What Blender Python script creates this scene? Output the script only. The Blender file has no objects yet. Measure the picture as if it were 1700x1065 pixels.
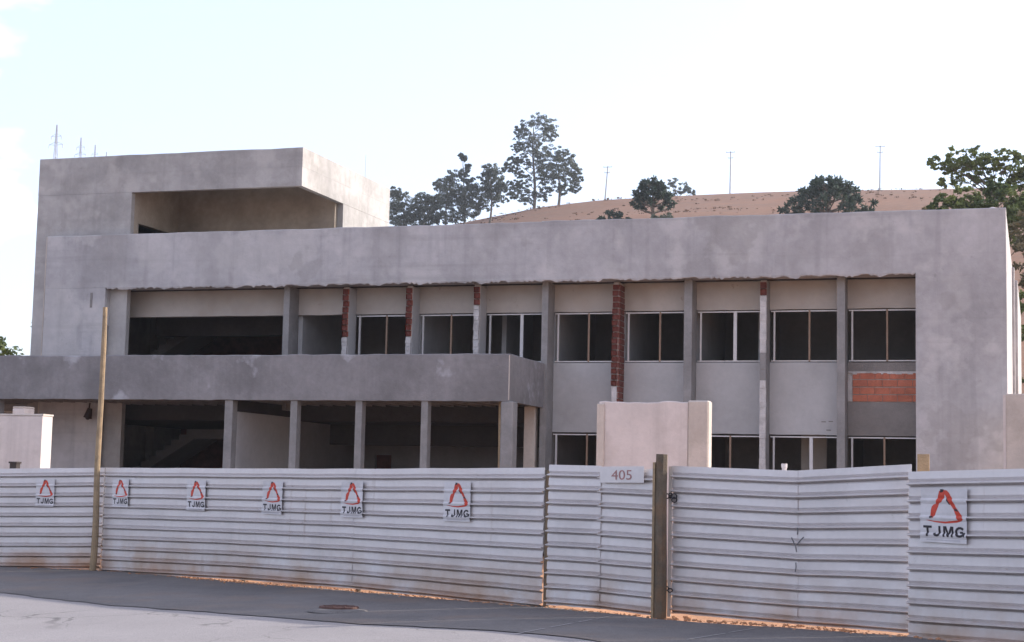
import bpy, bmesh, math, random
from mathutils import Vector, Matrix, noise
random.seed(7)
S = bpy.context.scene
COL = S.collection
R = math.radians

# ------------------------------------------------------------------ camera
EYE = 1.75
def camera():
    p, r, y = 0.10152887, 0.02183672, 0.30942642      # pitch up, roll, turned left of the facade's normal
    fwd = Vector((-math.sin(y), math.cos(y), 0)); rt = Vector((math.cos(y), math.sin(y), 0)); up = Vector((0, 0, 1))
    f2 = fwd*math.cos(p)+up*math.sin(p); u2 = up*math.cos(p)-fwd*math.sin(p)
    r3 = rt*math.cos(r)+u2*math.sin(r); u3 = u2*math.cos(r)-rt*math.sin(r)
    c = bpy.data.cameras.new('camera'); o = bpy.data.objects.new('camera', c); COL.objects.link(o)
    m = Matrix((r3, u3, -f2)).transposed().to_4x4(); m.translation = (0, 0, EYE)
    o.matrix_world = m
    c.sensor_width = 36; c.lens = 36*2738.8/1700; c.clip_end = 6000; c.clip_start = 0.1
    S.camera = o
camera()

# ------------------------------------------------------------------ sky and sun
SUN_EL, SUN_AZ = 25.5, 55.0            # azimuth from +Y (into the picture) towards +X (right)
w = bpy.data.worlds.new('World'); S.world = w; w.use_nodes = True
nt = w.node_tree; N = nt.nodes; L = nt.links
bg = N['Background']
sky = N.new('ShaderNodeTexSky'); sky.sky_type = 'NISHITA'; sky.sun_disc = False
sky.sun_elevation = R(SUN_EL); sky.sun_rotation = R(SUN_AZ)
sky.air_density = 1.0; sky.dust_density = 4.5; sky.ozone_density = 3.5; sky.altitude = 800
# soft fair-weather cloud, spread over the whole sky dome
tc = N.new('ShaderNodeTexCoord'); sp = N.new('ShaderNodeSeparateXYZ'); L.new(tc.outputs['Generated'], sp.inputs[0])
def mth(op, a, b=None):
    n = N.new('ShaderNodeMath'); n.operation = op
    for i, v in enumerate((a, b)):
        if v is None: continue
        if isinstance(v, (int, float)): n.inputs[i].default_value = v
        else: L.new(v, n.inputs[i])
    return n.outputs[0]
zz = mth('ADD', mth('MAXIMUM', sp.outputs[2], 0.0), 0.22)
cb = N.new('ShaderNodeCombineXYZ')
L.new(mth('DIVIDE', sp.outputs[0], zz), cb.inputs[0]); L.new(mth('DIVIDE', sp.outputs[1], zz), cb.inputs[1])
mp = N.new('ShaderNodeMapping'); mp.inputs['Location'].default_value = (-2.78, -0.62, -0.04); L.new(cb.outputs[0], mp.inputs[0])
cn = N.new('ShaderNodeTexNoise'); cn.inputs['Scale'].default_value = 1.1; cn.inputs['Detail'].default_value = 7; cn.inputs['Roughness'].default_value = 0.52
L.new(mp.outputs[0], cn.inputs['Vector'])
cr = N.new('ShaderNodeMapRange'); cr.inputs['From Min'].default_value = 0.55; cr.inputs['From Max'].default_value = 0.66; cr.inputs['To Min'].default_value = 0.165; cr.inputs['To Max'].default_value = 0.8
L.new(cn.outputs[0], cr.inputs[0])
mx = N.new('ShaderNodeMix'); mx.data_type = 'RGBA'
L.new(mth('MULTIPLY', cr.outputs[0], mth('GREATER_THAN', sp.outputs[2], 0.0)), mx.inputs['Factor']); L.new(sky.outputs[0], mx.inputs['A']); mx.inputs['B'].default_value = (10.4, 9.6, 10.4, 1)
L.new(mx.outputs['Result'], bg.inputs[0]); bg.inputs[1].default_value = 0.14
sun = bpy.data.lights.new('sun', 'SUN'); sun.energy = 3.0; sun.angle = R(0.6); sun.color = (1.0, 0.93, 0.84)
so = bpy.data.objects.new('sun', sun); COL.objects.link(so)
sd = Vector((math.sin(R(SUN_AZ))*math.cos(R(SUN_EL)), math.cos(R(SUN_AZ))*math.cos(R(SUN_EL)), math.sin(R(SUN_EL))))
so.rotation_euler = sd.to_track_quat('Z', 'Y').to_euler(); so.location = (30, 40, 40)
V = S.view_settings; V.view_transform = 'Standard'; V.look = 'None'; V.exposure = 1.12; V.gamma = 1; V.use_curve_mapping = False

# ------------------------------------------------------------------ materials
MATS = {}
def mat(name, col, rough=0.85, metal=0.0, vary=0.0, scale=1.0, dark=None, dscale=0.5, damt=0.0, bump=0.0, bscale=20, streak=0.0, spots=None, spec=0.3, extra=None):
    """procedural surface: base colour, fine variation, big stains with a shape of their own, vertical streaks, bump"""
    m = bpy.data.materials.new(name); m.use_nodes = True; t = m.node_tree; n = t.nodes; l = t.links
    b = n['Principled BSDF']; b.inputs['Roughness'].default_value = rough; b.inputs['Metallic'].default_value = metal
    b.inputs['Specular IOR Level'].default_value = spec
    geo = n.new('ShaderNodeNewGeometry'); pos = geo.outputs['Position']
    def nz(sc, det=4, rg=0.55, stretch=None):
        x = n.new('ShaderNodeTexNoise'); x.inputs['Scale'].default_value = sc; x.inputs['Detail'].default_value = det; x.inputs['Roughness'].default_value = rg
        if stretch:
            q = n.new('ShaderNodeMapping'); q.inputs['Scale'].default_value = stretch; l.new(pos, q.inputs[0]); l.new(q.outputs[0], x.inputs['Vector'])
        else: l.new(pos, x.inputs['Vector'])
        return x.outputs[0]
    def rng(v, a, c, lo=0.0, hi=1.0):
        x = n.new('ShaderNodeMapRange'); x.inputs[1].default_value = a; x.inputs[2].default_value = c; x.inputs[3].default_value = lo; x.inputs[4].default_value = hi
        l.new(v, x.inputs[0]); return x.outputs[0]
    def mix(fac, A, B, mode='MIX'):
        x = n.new('ShaderNodeMix'); x.data_type = 'RGBA'; x.blend_type = mode
        for k, v in (('Factor', fac), ('A', A), ('B', B)):
            s = x.inputs[k] if k != 'Factor' else x.inputs[0]
            if k != 'Factor': s = [i for i in x.inputs if i.name == k and i.type == 'RGBA'][0]
            if isinstance(v, (int, float)): s.default_value = v
            elif isinstance(v, tuple): s.default_value = (v[0], v[1], v[2], 1)
            else: l.new(v, s)
        return [o for o in x.outputs if o.type == 'RGBA'][0]
    c = n.new('ShaderNodeRGB'); c.outputs[0].default_value = (*col, 1); c = c.outputs[0]
    if vary:
        v1 = rng(nz(scale, 6, 0.6), 0.3, 0.7, 1-vary, 1+vary)
        v2 = rng(nz(scale*9, 4, 0.6), 0.25, 0.75, 1-vary*0.5, 1+vary*0.5)
        k = n.new('ShaderNodeMath'); k.operation = 'MULTIPLY'; l.new(v1, k.inputs[0]); l.new(v2, k.inputs[1])
        q = n.new('ShaderNodeVectorMath'); q.operation = 'SCALE'; l.new(c, q.inputs[0]); l.new(k.outputs[0], q.inputs['Scale']); c = q.outputs[0]
    if dark and damt:
        c = mix(rng(nz(dscale, 7, 0.62), 0.5, 0.68, 0, damt), c, dark)
    if streak:
        c = mix(rng(nz(1.0, 5, 0.6, (3.2, 3.2, 0.16)), 0.52, 0.74, 0, streak), c, tuple(x*0.55 for x in col))
    if spots:
        scol, ssc, lo, hi, amt = spots
        c = mix(rng(nz(ssc, 5, 0.6), lo, hi, 0, amt), c, scol)
    if extra: c = extra(n, l, pos, c, mix, rng, nz)
    l.new(c, b.inputs['Base Color'])
    if bump:
        bp = n.new('ShaderNodeBump'); bp.inputs['Strength'].default_value = bump; bp.inputs['Distance'].default_value = 0.02
        l.new(nz(bscale, 6, 0.65), bp.inputs['Height']); l.new(bp.outputs[0], b.inputs['Normal'])
    MATS[name] = m; return m
def zpart(n, l, pos):
    s = n.new('ShaderNodeSeparateXYZ'); l.new(pos, s.inputs[0]); return s.outputs[2]
def wall_wear(n, l, pos, c, mix, rng, nz):
    c = mix(rng(nz(1.0, 4, 0.6, (0.10, 0.10, 2.6)), 0.54, 0.68, 0.0, 0.32), c, (0.24, 0.23, 0.225))
    c = mix(rng(nz(0.33, 3, 0.55), 0.575, 0.60, 0.0, 0.28), c, (0.50, 0.475, 0.455))
    c = mix(rng(nz(0.47, 4, 0.6), 0.60, 0.625, 0.0, 0.30), c, (0.25, 0.235, 0.22))
    return mix(rng(nz(5.5, 4, 0.7), 0.64, 0.72, 0.0, 0.35), c, (0.22, 0.21, 0.20))
M_PLASTER = mat('cement_render', (0.385, 0.368, 0.37), vary=0.2, scale=0.45, dark=(0.27, 0.255, 0.245), dscale=0.35, damt=0.6, bump=0.4, bscale=14, streak=0.38, spots=((0.50, 0.475, 0.465), 0.8, 0.54, 0.66, 0.6), extra=wall_wear)
M_PLASTER2 = mat('cement_render_tower', (0.335, 0.318, 0.305), vary=0.22, scale=0.6, dark=(0.23, 0.215, 0.195), dscale=0.5, damt=0.55, bump=0.35, bscale=14, streak=0.35, spots=((0.45, 0.42, 0.395), 0.9, 0.55, 0.66, 0.55), extra=wall_wear)
M_CANOPY = mat('raw_concrete_canopy', (0.21, 0.20, 0.203), vary=0.2, scale=0.8, dark=(0.12, 0.115, 0.115), dscale=0.7, damt=0.6, bump=0.5, bscale=16, streak=0.35, spots=((0.38, 0.38, 0.40), 0.75, 0.60, 0.68, 0.8))
M_COLUMN = mat('column_concrete', (0.235, 0.226, 0.222), vary=0.18, scale=1.6, dark=(0.18, 0.17, 0.16), dscale=1.2, damt=0.5, bump=0.4, bscale=22)
M_CREAM = mat('cream_plaster', (0.41, 0.372, 0.338), vary=0.1, scale=0.8, dark=(0.30, 0.25, 0.20), dscale=0.9, damt=0.5, bump=0.25, bscale=18, spots=((0.2, 0.16, 0.12), 2.6, 0.66, 0.72, 0.6))
M_SPANDREL = mat('smooth_grey_plaster', (0.405, 0.40, 0.40), vary=0.1, scale=0.7, dark=(0.27, 0.265, 0.26), dscale=0.6, damt=0.45, bump=0.2, bscale=16)
M_GREYDARK = mat('damp_mortar', (0.2, 0.185, 0.175), vary=0.15, scale=1.5, bump=0.5, bscale=30)
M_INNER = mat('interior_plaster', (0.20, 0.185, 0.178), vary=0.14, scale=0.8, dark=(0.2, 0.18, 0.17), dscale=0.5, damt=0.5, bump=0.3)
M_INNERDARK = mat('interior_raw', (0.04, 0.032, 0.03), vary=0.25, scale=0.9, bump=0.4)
M_TAN = mat('stained_tan_render', (0.32, 0.265, 0.21), vary=0.2, scale=0.7, dark=(0.17, 0.135, 0.105), dscale=0.4, damt=0.7, bump=0.3)
M_SOFFIT = mat('clay_soffit_block', (0.30, 0.19, 0.14), vary=0.25, scale=2.0, dark=(0.12, 0.09, 0.08), dscale=1.2, damt=0.5, bump=0.5, bscale=25)
M_BRICK = mat('red_clay_brick', (0.31, 0.09, 0.06), vary=0.25, scale=3.5, dark=(0.2, 0.06, 0.045), dscale=2.0, damt=0.5, bump=0.5, bscale=40)
M_BRICKD = mat('dark_clay_brick', (0.15, 0.05, 0.038), vary=0.3, scale=4, bump=0.5, bscale=40)
M_BRICKO = mat('orange_clay_brick', (0.42, 0.14, 0.085), vary=0.25, scale=3.5, dark=(0.30, 0.10, 0.07), dscale=2.0, damt=0.5, bump=0.5, bscale=40)
M_HOLE = mat('brick_hollow', (0.14, 0.04, 0.03), vary=0.3, scale=5)
M_MORTAR = mat('mortar', (0.45, 0.41, 0.38), vary=0.2, scale=6, bump=0.6, bscale=40)
M_WHITEWASH = mat('whitewashed_mortar', (0.47, 0.45, 0.44), vary=0.2, scale=3, dark=(0.25, 0.23, 0.22), dscale=2.0, damt=0.7, bump=0.5, bscale=30)
M_FRAME = mat('aluminium_frame', (0.56, 0.55, 0.545), rough=0.45, vary=0.06, scale=5, spec=0.5)
M_MULL = mat('brown_primed_steel', (0.25, 0.17, 0.12), rough=0.6, vary=0.15, scale=6)
M_BLOCK = mat('pale_gate_plaster', (0.56, 0.495, 0.465), vary=0.10, scale=1.0, dark=(0.40, 0.34, 0.30), dscale=0.8, damt=0.6, bump=0.3, bscale=20, streak=0.35, spots=((0.30, 0.26, 0.23), 5, 0.66, 0.74, 0.5))
M_BLOCKEDGE = mat('beige_gate_edge', (0.47, 0.41, 0.36), vary=0.12, scale=1.4, dark=(0.33, 0.28, 0.23), dscale=1.5, damt=0.5, bump=0.3, bscale=24)
M_WOOD = mat('weathered_timber', (0.30, 0.215, 0.13), vary=0.2, scale=3, dark=(0.13, 0.10, 0.07), dscale=4, damt=0.6, bump=0.5, bscale=30, streak=0.4)
M_WOODD = mat('old_grey_timber', (0.115, 0.088, 0.062), vary=0.25, scale=4, dark=(0.3, 0.14, 0.06), dscale=1.5, damt=0.4, bump=0.6, bscale=30, streak=0.5)
def fence_dirt(n, l, pos, c, mix, rng, nz):
    z = zpart(n, l, pos)
    a = n.new('ShaderNodeMath'); a.operation = 'MULTIPLY'
    l.new(rng(z, 0.85, -0.05, 0.0, 1.0), a.inputs[0]); l.new(rng(nz(1.3, 6, 0.6), 0.38, 0.66, 0.0, 0.9), a.inputs[1])
    c = mix(a.outputs[0], c, (0.36, 0.235, 0.15))
    b = n.new('ShaderNodeMath'); b.operation = 'MULTIPLY'
    l.new(rng(z, 0.28, 0.02, 0.0, 0.55), b.inputs[0]); l.new(rng(nz(0.6, 5, 0.6), 0.42, 0.6, 0.0, 1.0), b.inputs[1])
    c = mix(b.outputs[0], c, (0.35, 0.17, 0.08))
    r = n.new('ShaderNodeMath'); r.operation = 'MULTIPLY'
    l.new(rng(nz(1.0, 4, 0.6, (5.0, 5.0, 0.35)), 0.62, 0.74, 0.0, 0.5), r.inputs[0]); l.new(rng(nz(0.5, 2), 0.5, 0.62, 0.0, 1.0), r.inputs[1])
    c = mix(r.outputs[0], c, (0.30, 0.22, 0.17))
    return mix(rng(nz(7, 4, 0.7), 0.66, 0.74, 0.0, 0.5), c, (0.36, 0.32, 0.30))
M_SHEET = mat('galvanised_sheet', (0.575, 0.535, 0.525), rough=0.46, metal=0.28, vary=0.09, scale=1.2, dark=(0.5, 0.47, 0.46), dscale=1.2, damt=0.4, bump=0.05, bscale=6, extra=fence_dirt, spec=0.4)
M_STICK = mat('sticker_white', (0.57, 0.545, 0.55), rough=0.5, vary=0.10, scale=2.2, dark=(0.40, 0.37, 0.36), dscale=2.0, damt=0.5)
M_RED = mat('print_red', (0.50, 0.055, 0.03), rough=0.5, vary=0.15, scale=12)
M_INK = mat('print_black', (0.025, 0.02, 0.025), rough=0.5)
M_INKG = mat('print_grey', (0.42, 0.40, 0.42), rough=0.6)
M_PAINTRED = mat('brushed_red_paint', (0.33, 0.17, 0.16), rough=0.6, vary=0.2, scale=10)
M_CHAIN = mat('dark_steel_chain', (0.05, 0.045, 0.05), rough=0.5, metal=0.6)
def asphalt_wear(n, l, pos, c, mix, rng, nz):
    g = nz(55, 3, 0.7); c = mix(rng(g, 0.42, 0.62, 0.0, 0.30), c, (0.42, 0.39, 0.37)); c = mix(rng(g, 0.52, 0.34, 0.0, 0.40), c, (0.12, 0.11, 0.11))
    wv = n.new('ShaderNodeTexNoise'); wv.inputs['Scale'].default_value = 1.2; wv.inputs['Detail'].default_value = 5; l.new(pos, wv.inputs['Vector'])
    ad = n.new('ShaderNodeVectorMath'); ad.operation = 'MULTIPLY_ADD'; l.new(wv.outputs['Color'], ad.inputs[0]); ad.inputs[1].default_value = (1.1, 1.1, 0); l.new(pos, ad.inputs[2])
    vo = n.new('ShaderNodeTexVoronoi'); vo.feature = 'DISTANCE_TO_EDGE'; vo.inputs['Scale'].default_value = 0.42; l.new(ad.outputs[0], vo.inputs['Vector'])
    k = n.new('ShaderNodeMath'); k.operation = 'MULTIPLY'; l.new(rng(vo.outputs['Distance'], 0.010, 0.003, 0.0, 0.7), k.inputs[0]); l.new(rng(nz(0.3, 3), 0.45, 0.6, 0.0, 1.0), k.inputs[1])
    return mix(k.outputs[0], c, (0.08, 0.075, 0.07))
M_STEELD = mat('dull_wire', (0.13, 0.125, 0.13), rough=0.6)
M_ROAD = mat('worn_pale_asphalt', (0.275, 0.252, 0.25), rough=0.9, vary=0.09, scale=0.5, dark=(0.24, 0.22, 0.215), dscale=0.3, damt=0.6, bump=0.7, bscale=60, extra=asphalt_wear)
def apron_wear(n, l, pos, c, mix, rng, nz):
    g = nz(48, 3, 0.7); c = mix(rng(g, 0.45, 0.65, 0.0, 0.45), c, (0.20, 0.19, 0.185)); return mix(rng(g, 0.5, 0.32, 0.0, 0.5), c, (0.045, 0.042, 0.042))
M_SHADOW_APRON = mat('shadow_toned_asphalt', (0.155, 0.14, 0.132), rough=0.9, vary=0.22, scale=0.5, dark=(0.085, 0.08, 0.08), dscale=0.4, damt=0.5, bump=0.8, bscale=50, spots=((0.21, 0.155, 0.12), 0.7, 0.50, 0.68, 0.65), extra=apron_wear)  # asphalt grey set darker to reinforce the fence's shadow on the ground
M_SOIL = mat('orange_soil', (0.42, 0.22, 0.12), rough=0.95, vary=0.2, scale=0.7, dark=(0.33, 0.27, 0.17), dscale=0.05, damt=0.8, bump=0.7, bscale=14)
def hill_wear(n, l, pos, c, mix, rng, nz):
    c = mix(rng(nz(1.0, 6, 0.7, (0.10, 0.45, 0.6)), 0.46, 0.66, 0.0, 0.65), c, (0.15, 0.085, 0.055))
    c = mix(rng(nz(0.9, 5, 0.75), 0.5, 0.72, 0.0, 0.5), c, (0.27, 0.16, 0.10))
    return mix(rng(nz(2.2, 4, 0.7), 0.56, 0.7, 0.0, 0.6), c, (0.12, 0.075, 0.05))
M_GRASSHILL = mat('dry_pasture', (0.185, 0.085, 0.043), rough=0.95, vary=0.12, scale=0.05, dark=(0.14, 0.08, 0.05), dscale=0.12, damt=0.55, bump=1.0, bscale=0.8, spots=((0.15, 0.085, 0.055), 0.35, 0.60, 0.7, 0.6), extra=hill_wear)
M_CHALK = mat('chalk_line_paint', (0.30, 0.28, 0.27), rough=0.9, vary=0.2, scale=6)
M_RUST = mat('rusty_iron', (0.10, 0.05, 0.04), rough=0.8, vary=0.3, scale=8, bump=0.5)
M_POLE = mat('grey_pole', (0.36, 0.35, 0.35), rough=0.8, vary=0.1)
M_STEEL = mat('galvanised_lattice', (0.55, 0.56, 0.60), rough=0.6)
M_BARK = mat('bark', (0.13, 0.105, 0.085), rough=0.95, vary=0.25, scale=1.5)
M_DARKLAMP = mat('dark_lamp_metal', (0.035, 0.02, 0.018), rough=0.5)
def leafmat(name, a, b, sc=0.25):
    m = bpy.data.materials.new(name); m.use_nodes = True; t = m.node_tree; n = t.nodes; l = t.links
    bs = n['Principled BSDF']; bs.inputs['Roughness'].default_value = 0.6; bs.inputs['Specular IOR Level'].default_value = 0.25
    g = n.new('ShaderNodeNewGeometry'); x = n.new('ShaderNodeTexNoise'); x.inputs['Scale'].default_value = sc; x.inputs['Detail'].default_value = 4; l.new(g.outputs['Position'], x.inputs['Vector'])
    r = n.new('ShaderNodeMapRange'); r.inputs[1].default_value = 0.35; r.inputs[2].default_value = 0.65; l.new(x.outputs[0], r.inputs[0])
    ad = n.new('ShaderNodeMath'); ad.operation = 'MULTIPLY_ADD'; ad.use_clamp = True; l.new(g.outputs['Random Per Island'], ad.inputs[0]); ad.inputs[1].default_value = 0.5
    l.new(r.outputs[0], ad.inputs[2])
    k = n.new('ShaderNodeMix'); k.data_type = 'RGBA'; l.new(ad.outputs[0], k.inputs[0])
    ia = [i for i in k.inputs if i.type == 'RGBA']; ia[0].default_value = (*a, 1); ia[1].default_value = (*b, 1)
    co = [o for o in k.outputs if o.type == 'RGBA'][0]; l.new(co, bs.inputs['Base Color'])
    tr = n.new('ShaderNodeBsdfTranslucent'); l.new(co, tr.inputs[0]); mx = n.new('ShaderNodeMixShader'); mx.inputs[0].default_value = 0.25
    l.new(bs.outputs[0], mx.inputs[1]); l.new(tr.outputs[0], mx.inputs[2]); l.new(mx.outputs[0], n['Material Output'].inputs[0])
    return m
M_EUC = leafmat('eucalyptus_leaf', (0.045, 0.06, 0.055), (0.10, 0.115, 0.08), 0.15)
M_ARA = leafmat('araucaria_needle', (0.022, 0.04, 0.032), (0.05, 0.075, 0.05), 0.4)
M_BROAD = leafmat('broadleaf', (0.045, 0.075, 0.03), (0.16, 0.19, 0.055), 0.5)
M_DRYLEAF = leafmat('dry_shrub_leaf', (0.10, 0.095, 0.05), (0.22, 0.17, 0.09), 0.6)

M_TUSSOCK = leafmat('tussock_grass', (0.07, 0.045, 0.03), (0.16, 0.09, 0.055), 0.3)

# ------------------------------------------------------------------ helpers
WM = {}     # world matrix of every object made here
def link(o, parent=None, world=None):
    COL.objects.link(o)
    world = world or Matrix.Translation(o.location)
    WM[o] = world
    if parent is not None:
        o.parent = parent; o.matrix_parent_inverse = WM[parent].inverted()
    return o
def tag(o, label, cat=None, group=None, kind=None):
    if label: o['label'] = label
    if cat: o['category'] = cat
    if group: o['group'] = group
    if kind: o['kind'] = kind
    return o
def thing(name, label, cat, loc, group=None):
    o = bpy.data.objects.new(name, None); o.location = loc; o.empty_display_size = 0.3
    link(o); return tag(o, label, cat, group)
def obj(name, bm, m, parent=None, smooth=False, label=None, kind=None, recentre=True):
    me = bpy.data.meshes.new(name); loc = Vector((0, 0, 0))
    if recentre and len(bm.verts):
        xs = [v.co for v in bm.verts]
        lo = Vector([min(c[i] for c in xs) for i in range(3)]); hi = Vector([max(c[i] for c in xs) for i in range(3)])
        loc = Vector(((lo.x+hi.x)/2, (lo.y+hi.y)/2, lo.z))
        bmesh.ops.translate(bm, verts=bm.verts, vec=-loc)
    bmesh.ops.recalc_face_normals(bm, faces=bm.faces) if kind != 'leaf' else None
    bm.to_mesh(me); bm.free(); me.materials.append(m)
    if smooth:
        for p in me.polygons: p.use_smooth = True
    o = bpy.data.objects.new(name, me); o.location = loc; link(o, parent)
    if label: o['label'] = label
    return o
def bx(bm, x0, x1, y0, y1, z0, z1):
    vs = [bm.verts.new(c) for c in ((x0,y0,z0),(x1,y0,z0),(x1,y1,z0),(x0,y1,z0),(x0,y0,z1),(x1,y0,z1),(x1,y1,z1),(x0,y1,z1))]
    for f in ((0,3,2,1),(4,5,6,7),(0,1,5,4),(1,2,6,5),(2,3,7,6),(3,0,4,7)): bm.faces.new([vs[i] for i in f])
def box(name, m, parent, x0, x1, y0, y1, z0, z1, bevel=0.012, **k):
    bm = bmesh.new(); bx(bm, x0, x1, y0, y1, z0, z1)
    if bevel: bmesh.ops.bevel(bm, geom=bm.edges[:], offset=bevel, segments=1, affect='EDGES')
    return obj(name, bm, m, parent, **k)
def boxes(name, m, parent, lst, bevel=0.0, **k):
    bm = bmesh.new()
    for b in lst: bx(bm, *b)
    if bevel: bmesh.ops.bevel(bm, geom=bm.edges[:], offset=bevel, segments=1, affect='EDGES')
    return obj(name, bm, m, parent, **k)
def slab(name, m, parent, x0, x1, y0, y1, z0, z1, axis='x', step=0.25, jt=0.012, jb=0.0, jf=0.006, **k):
    """a cast or rendered beam: a box cut along its length whose edges wander a little"""
    bm = bmesh.new(); a0, a1 = (x0, x1) if axis == 'x' else (y0, y1)
    n = max(1, int((a1-a0)/step)); rows = []
    for i in range(n+1):
        a = a0+(a1-a0)*i/n; q = noise.noise(Vector((a*1.3, z1, y0)))*jt+random.uniform(-1, 1)*jt*0.35
        qb = noise.noise(Vector((a*2.1, z0, y0+9)))*jb+random.uniform(-1, 1)*jb*0.6; qf = noise.noise(Vector((a*0.6, z0+3, y0)))*jf
        if i in (0, n): q *= 0.3
        if axis == 'x': c = ((a,y0+qf,z0+qb),(a,y1,z0),(a,y1,z1),(a,y0+qf+0.015,z1+q),(a,y0+qf,z1+q-0.02))
        else: c = ((x0,a,z0),(x1+qf,a,z0+qb),(x1+qf,a,z1+q-0.02),(x1+qf-0.015,a,z1+q),(x0,a,z1))
        rows.append([bm.verts.new(v) for v in c])
    for i in range(n):
        A, B = rows[i], rows[i+1]
        for j in range(5): bm.faces.new((A[j], B[j], B[(j+1)%5], A[(j+1)%5]))
    bm.faces.new(rows[0]); bm.faces.new(rows[-1])
    return obj(name, bm, m, parent, **k)
def tube(bm, pts, rads, n=8, cap=True):
    rings = []
    for i, p in enumerate(pts):
        p = Vector(p); d = (Vector(pts[min(i+1, len(pts)-1)])-Vector(pts[max(i-1, 0)])).normalized()
        u = d.cross(Vector((0.31, 0.95, 0.05))); u = u.normalized() if u.length > 1e-4 else Vector((1, 0, 0)); v = d.cross(u)
        r = rads[i] if hasattr(rads, '__len__') else rads
        rings.append([bm.verts.new(p+u*(r*math.cos(2*math.pi*k/n))+v*(r*math.sin(2*math.pi*k/n))) for k in range(n)])
    for a, b in zip(rings, rings[1:]):
        for k in range(n): bm.faces.new((a[k], a[(k+1)%n], b[(k+1)%n], b[k]))
    if cap: bm.faces.new(rings[0]); bm.faces.new(rings[-1])
def beam(bm, a, b, w):
    tube(bm, [a, b], w*0.6, 4)

# ------------------------------------------------------------------ ground, road, hills
FLINE = [(-40, 31.0), (-24, 30.75), (-18.65, 30.55), (-14.3, 28.15), (-11.2, 26.5), (-7.15, 24.2), (-5.0, 22.9), (-3.05, 22.2), (-1.5, 21.3), (0.2, 20.0), (5.0, 16.6), (12, 12)]
def fy(x): return interp(FLINE, x)
def gz(x): return max(-0.3, min(0.2, 0.009*(x+5)))
CREST = [(-700, 6), (-500, 14), (-330, 16), (-238, 24), (-200, 34), (-170, 48), (-141.5, 60.2), (-125.4, 62.2), (-115.3, 63.9), (-105.4, 65.5), (-91.5, 66.6), (-71.2, 67.0), (-51.5, 67.1), (-32.5, 66.9), (-15.3, 66.2), (0, 65.8), (60, 63.5), (150, 58), (300, 44), (600, 15), (800, 5)]
def interp(t, x):
    if x <= t[0][0]: return t[0][1]
    for (a, b), (c, d) in zip(t, t[1:]):
        if x <= c:
            s = (x-a)/(c-a); return b+(d-b)*s
    return t[-1][1]
def hz(x, y):
    if y <= 72: return gz(x)-0.02
    zc = interp(CREST, x*350/max(y, 150) if y < 350 else x)
    if y <= 350:
        t = (y-72)/278; s = t
    else:
        t = (y-350)/420; s = max(0.0, 1-t*t*1.3)
    h = gz(x)+zc*s+noise.noise(Vector((x*0.03, y*0.03, 1)))*1.0*min(1, (y-72)/60)*(0.35 if 280 < y < 420 else 1)
    # the ridge on the left that carries the power line
    d = ((x+165)/60)**2+((y-330)/150)**2
    h2 = 26*math.exp(-d*1.1)*(1 if y > 120 else max(0, (y-72)/48))
    return max(h, h2)
def ground():
    bm = bmesh.new(); e = 1600
    xs = [-e, -800, -300, -100]+[-60+4*i for i in range(31)]+[100, 300, 800, e]; ys = [-e, -600, -100, -30]+[-10+4*i for i in range(24)]+[120, 300, 800, e]
    g = [[bm.verts.new((x, y, gz(x)-(0.012 if y > 19 and x > -70 and y > fy(x)-0.01 else 0.32))) for x in xs] for y in ys]
    for j in range(len(ys)-1):
        for i in range(len(xs)-1): bm.faces.new((g[j][i], g[j][i+1], g[j+1][i+1], g[j+1][i]))
    tag(obj('ground', bm, M_SOIL, recentre=False), None, kind='structure')
    bm = bmesh.new(); xs = [-700+ (1400*i/230) for i in range(231)]; ys = [72+8*i for i in range(90)]
    g = [[bm.verts.new((x, y, hz(x, y) if j else gz(x)-0.3)) for x in xs] for j, y in enumerate(ys)]
    for j in range(len(ys)-1):
        for i in range(len(xs)-1): bm.faces.new((g[j][i], g[j][i+1], g[j+1][i+1], g[j+1][i]))
    tag(obj('hill', bm, M_GRASSHILL, smooth=True, recentre=False), None, kind='structure')
ground()
def gr(x, y): return gz(x)-min(0.24, 0.032*max(0.0, min(1.0, (-6-x)/8))*max(0.0, fy(x)-y))
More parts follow.
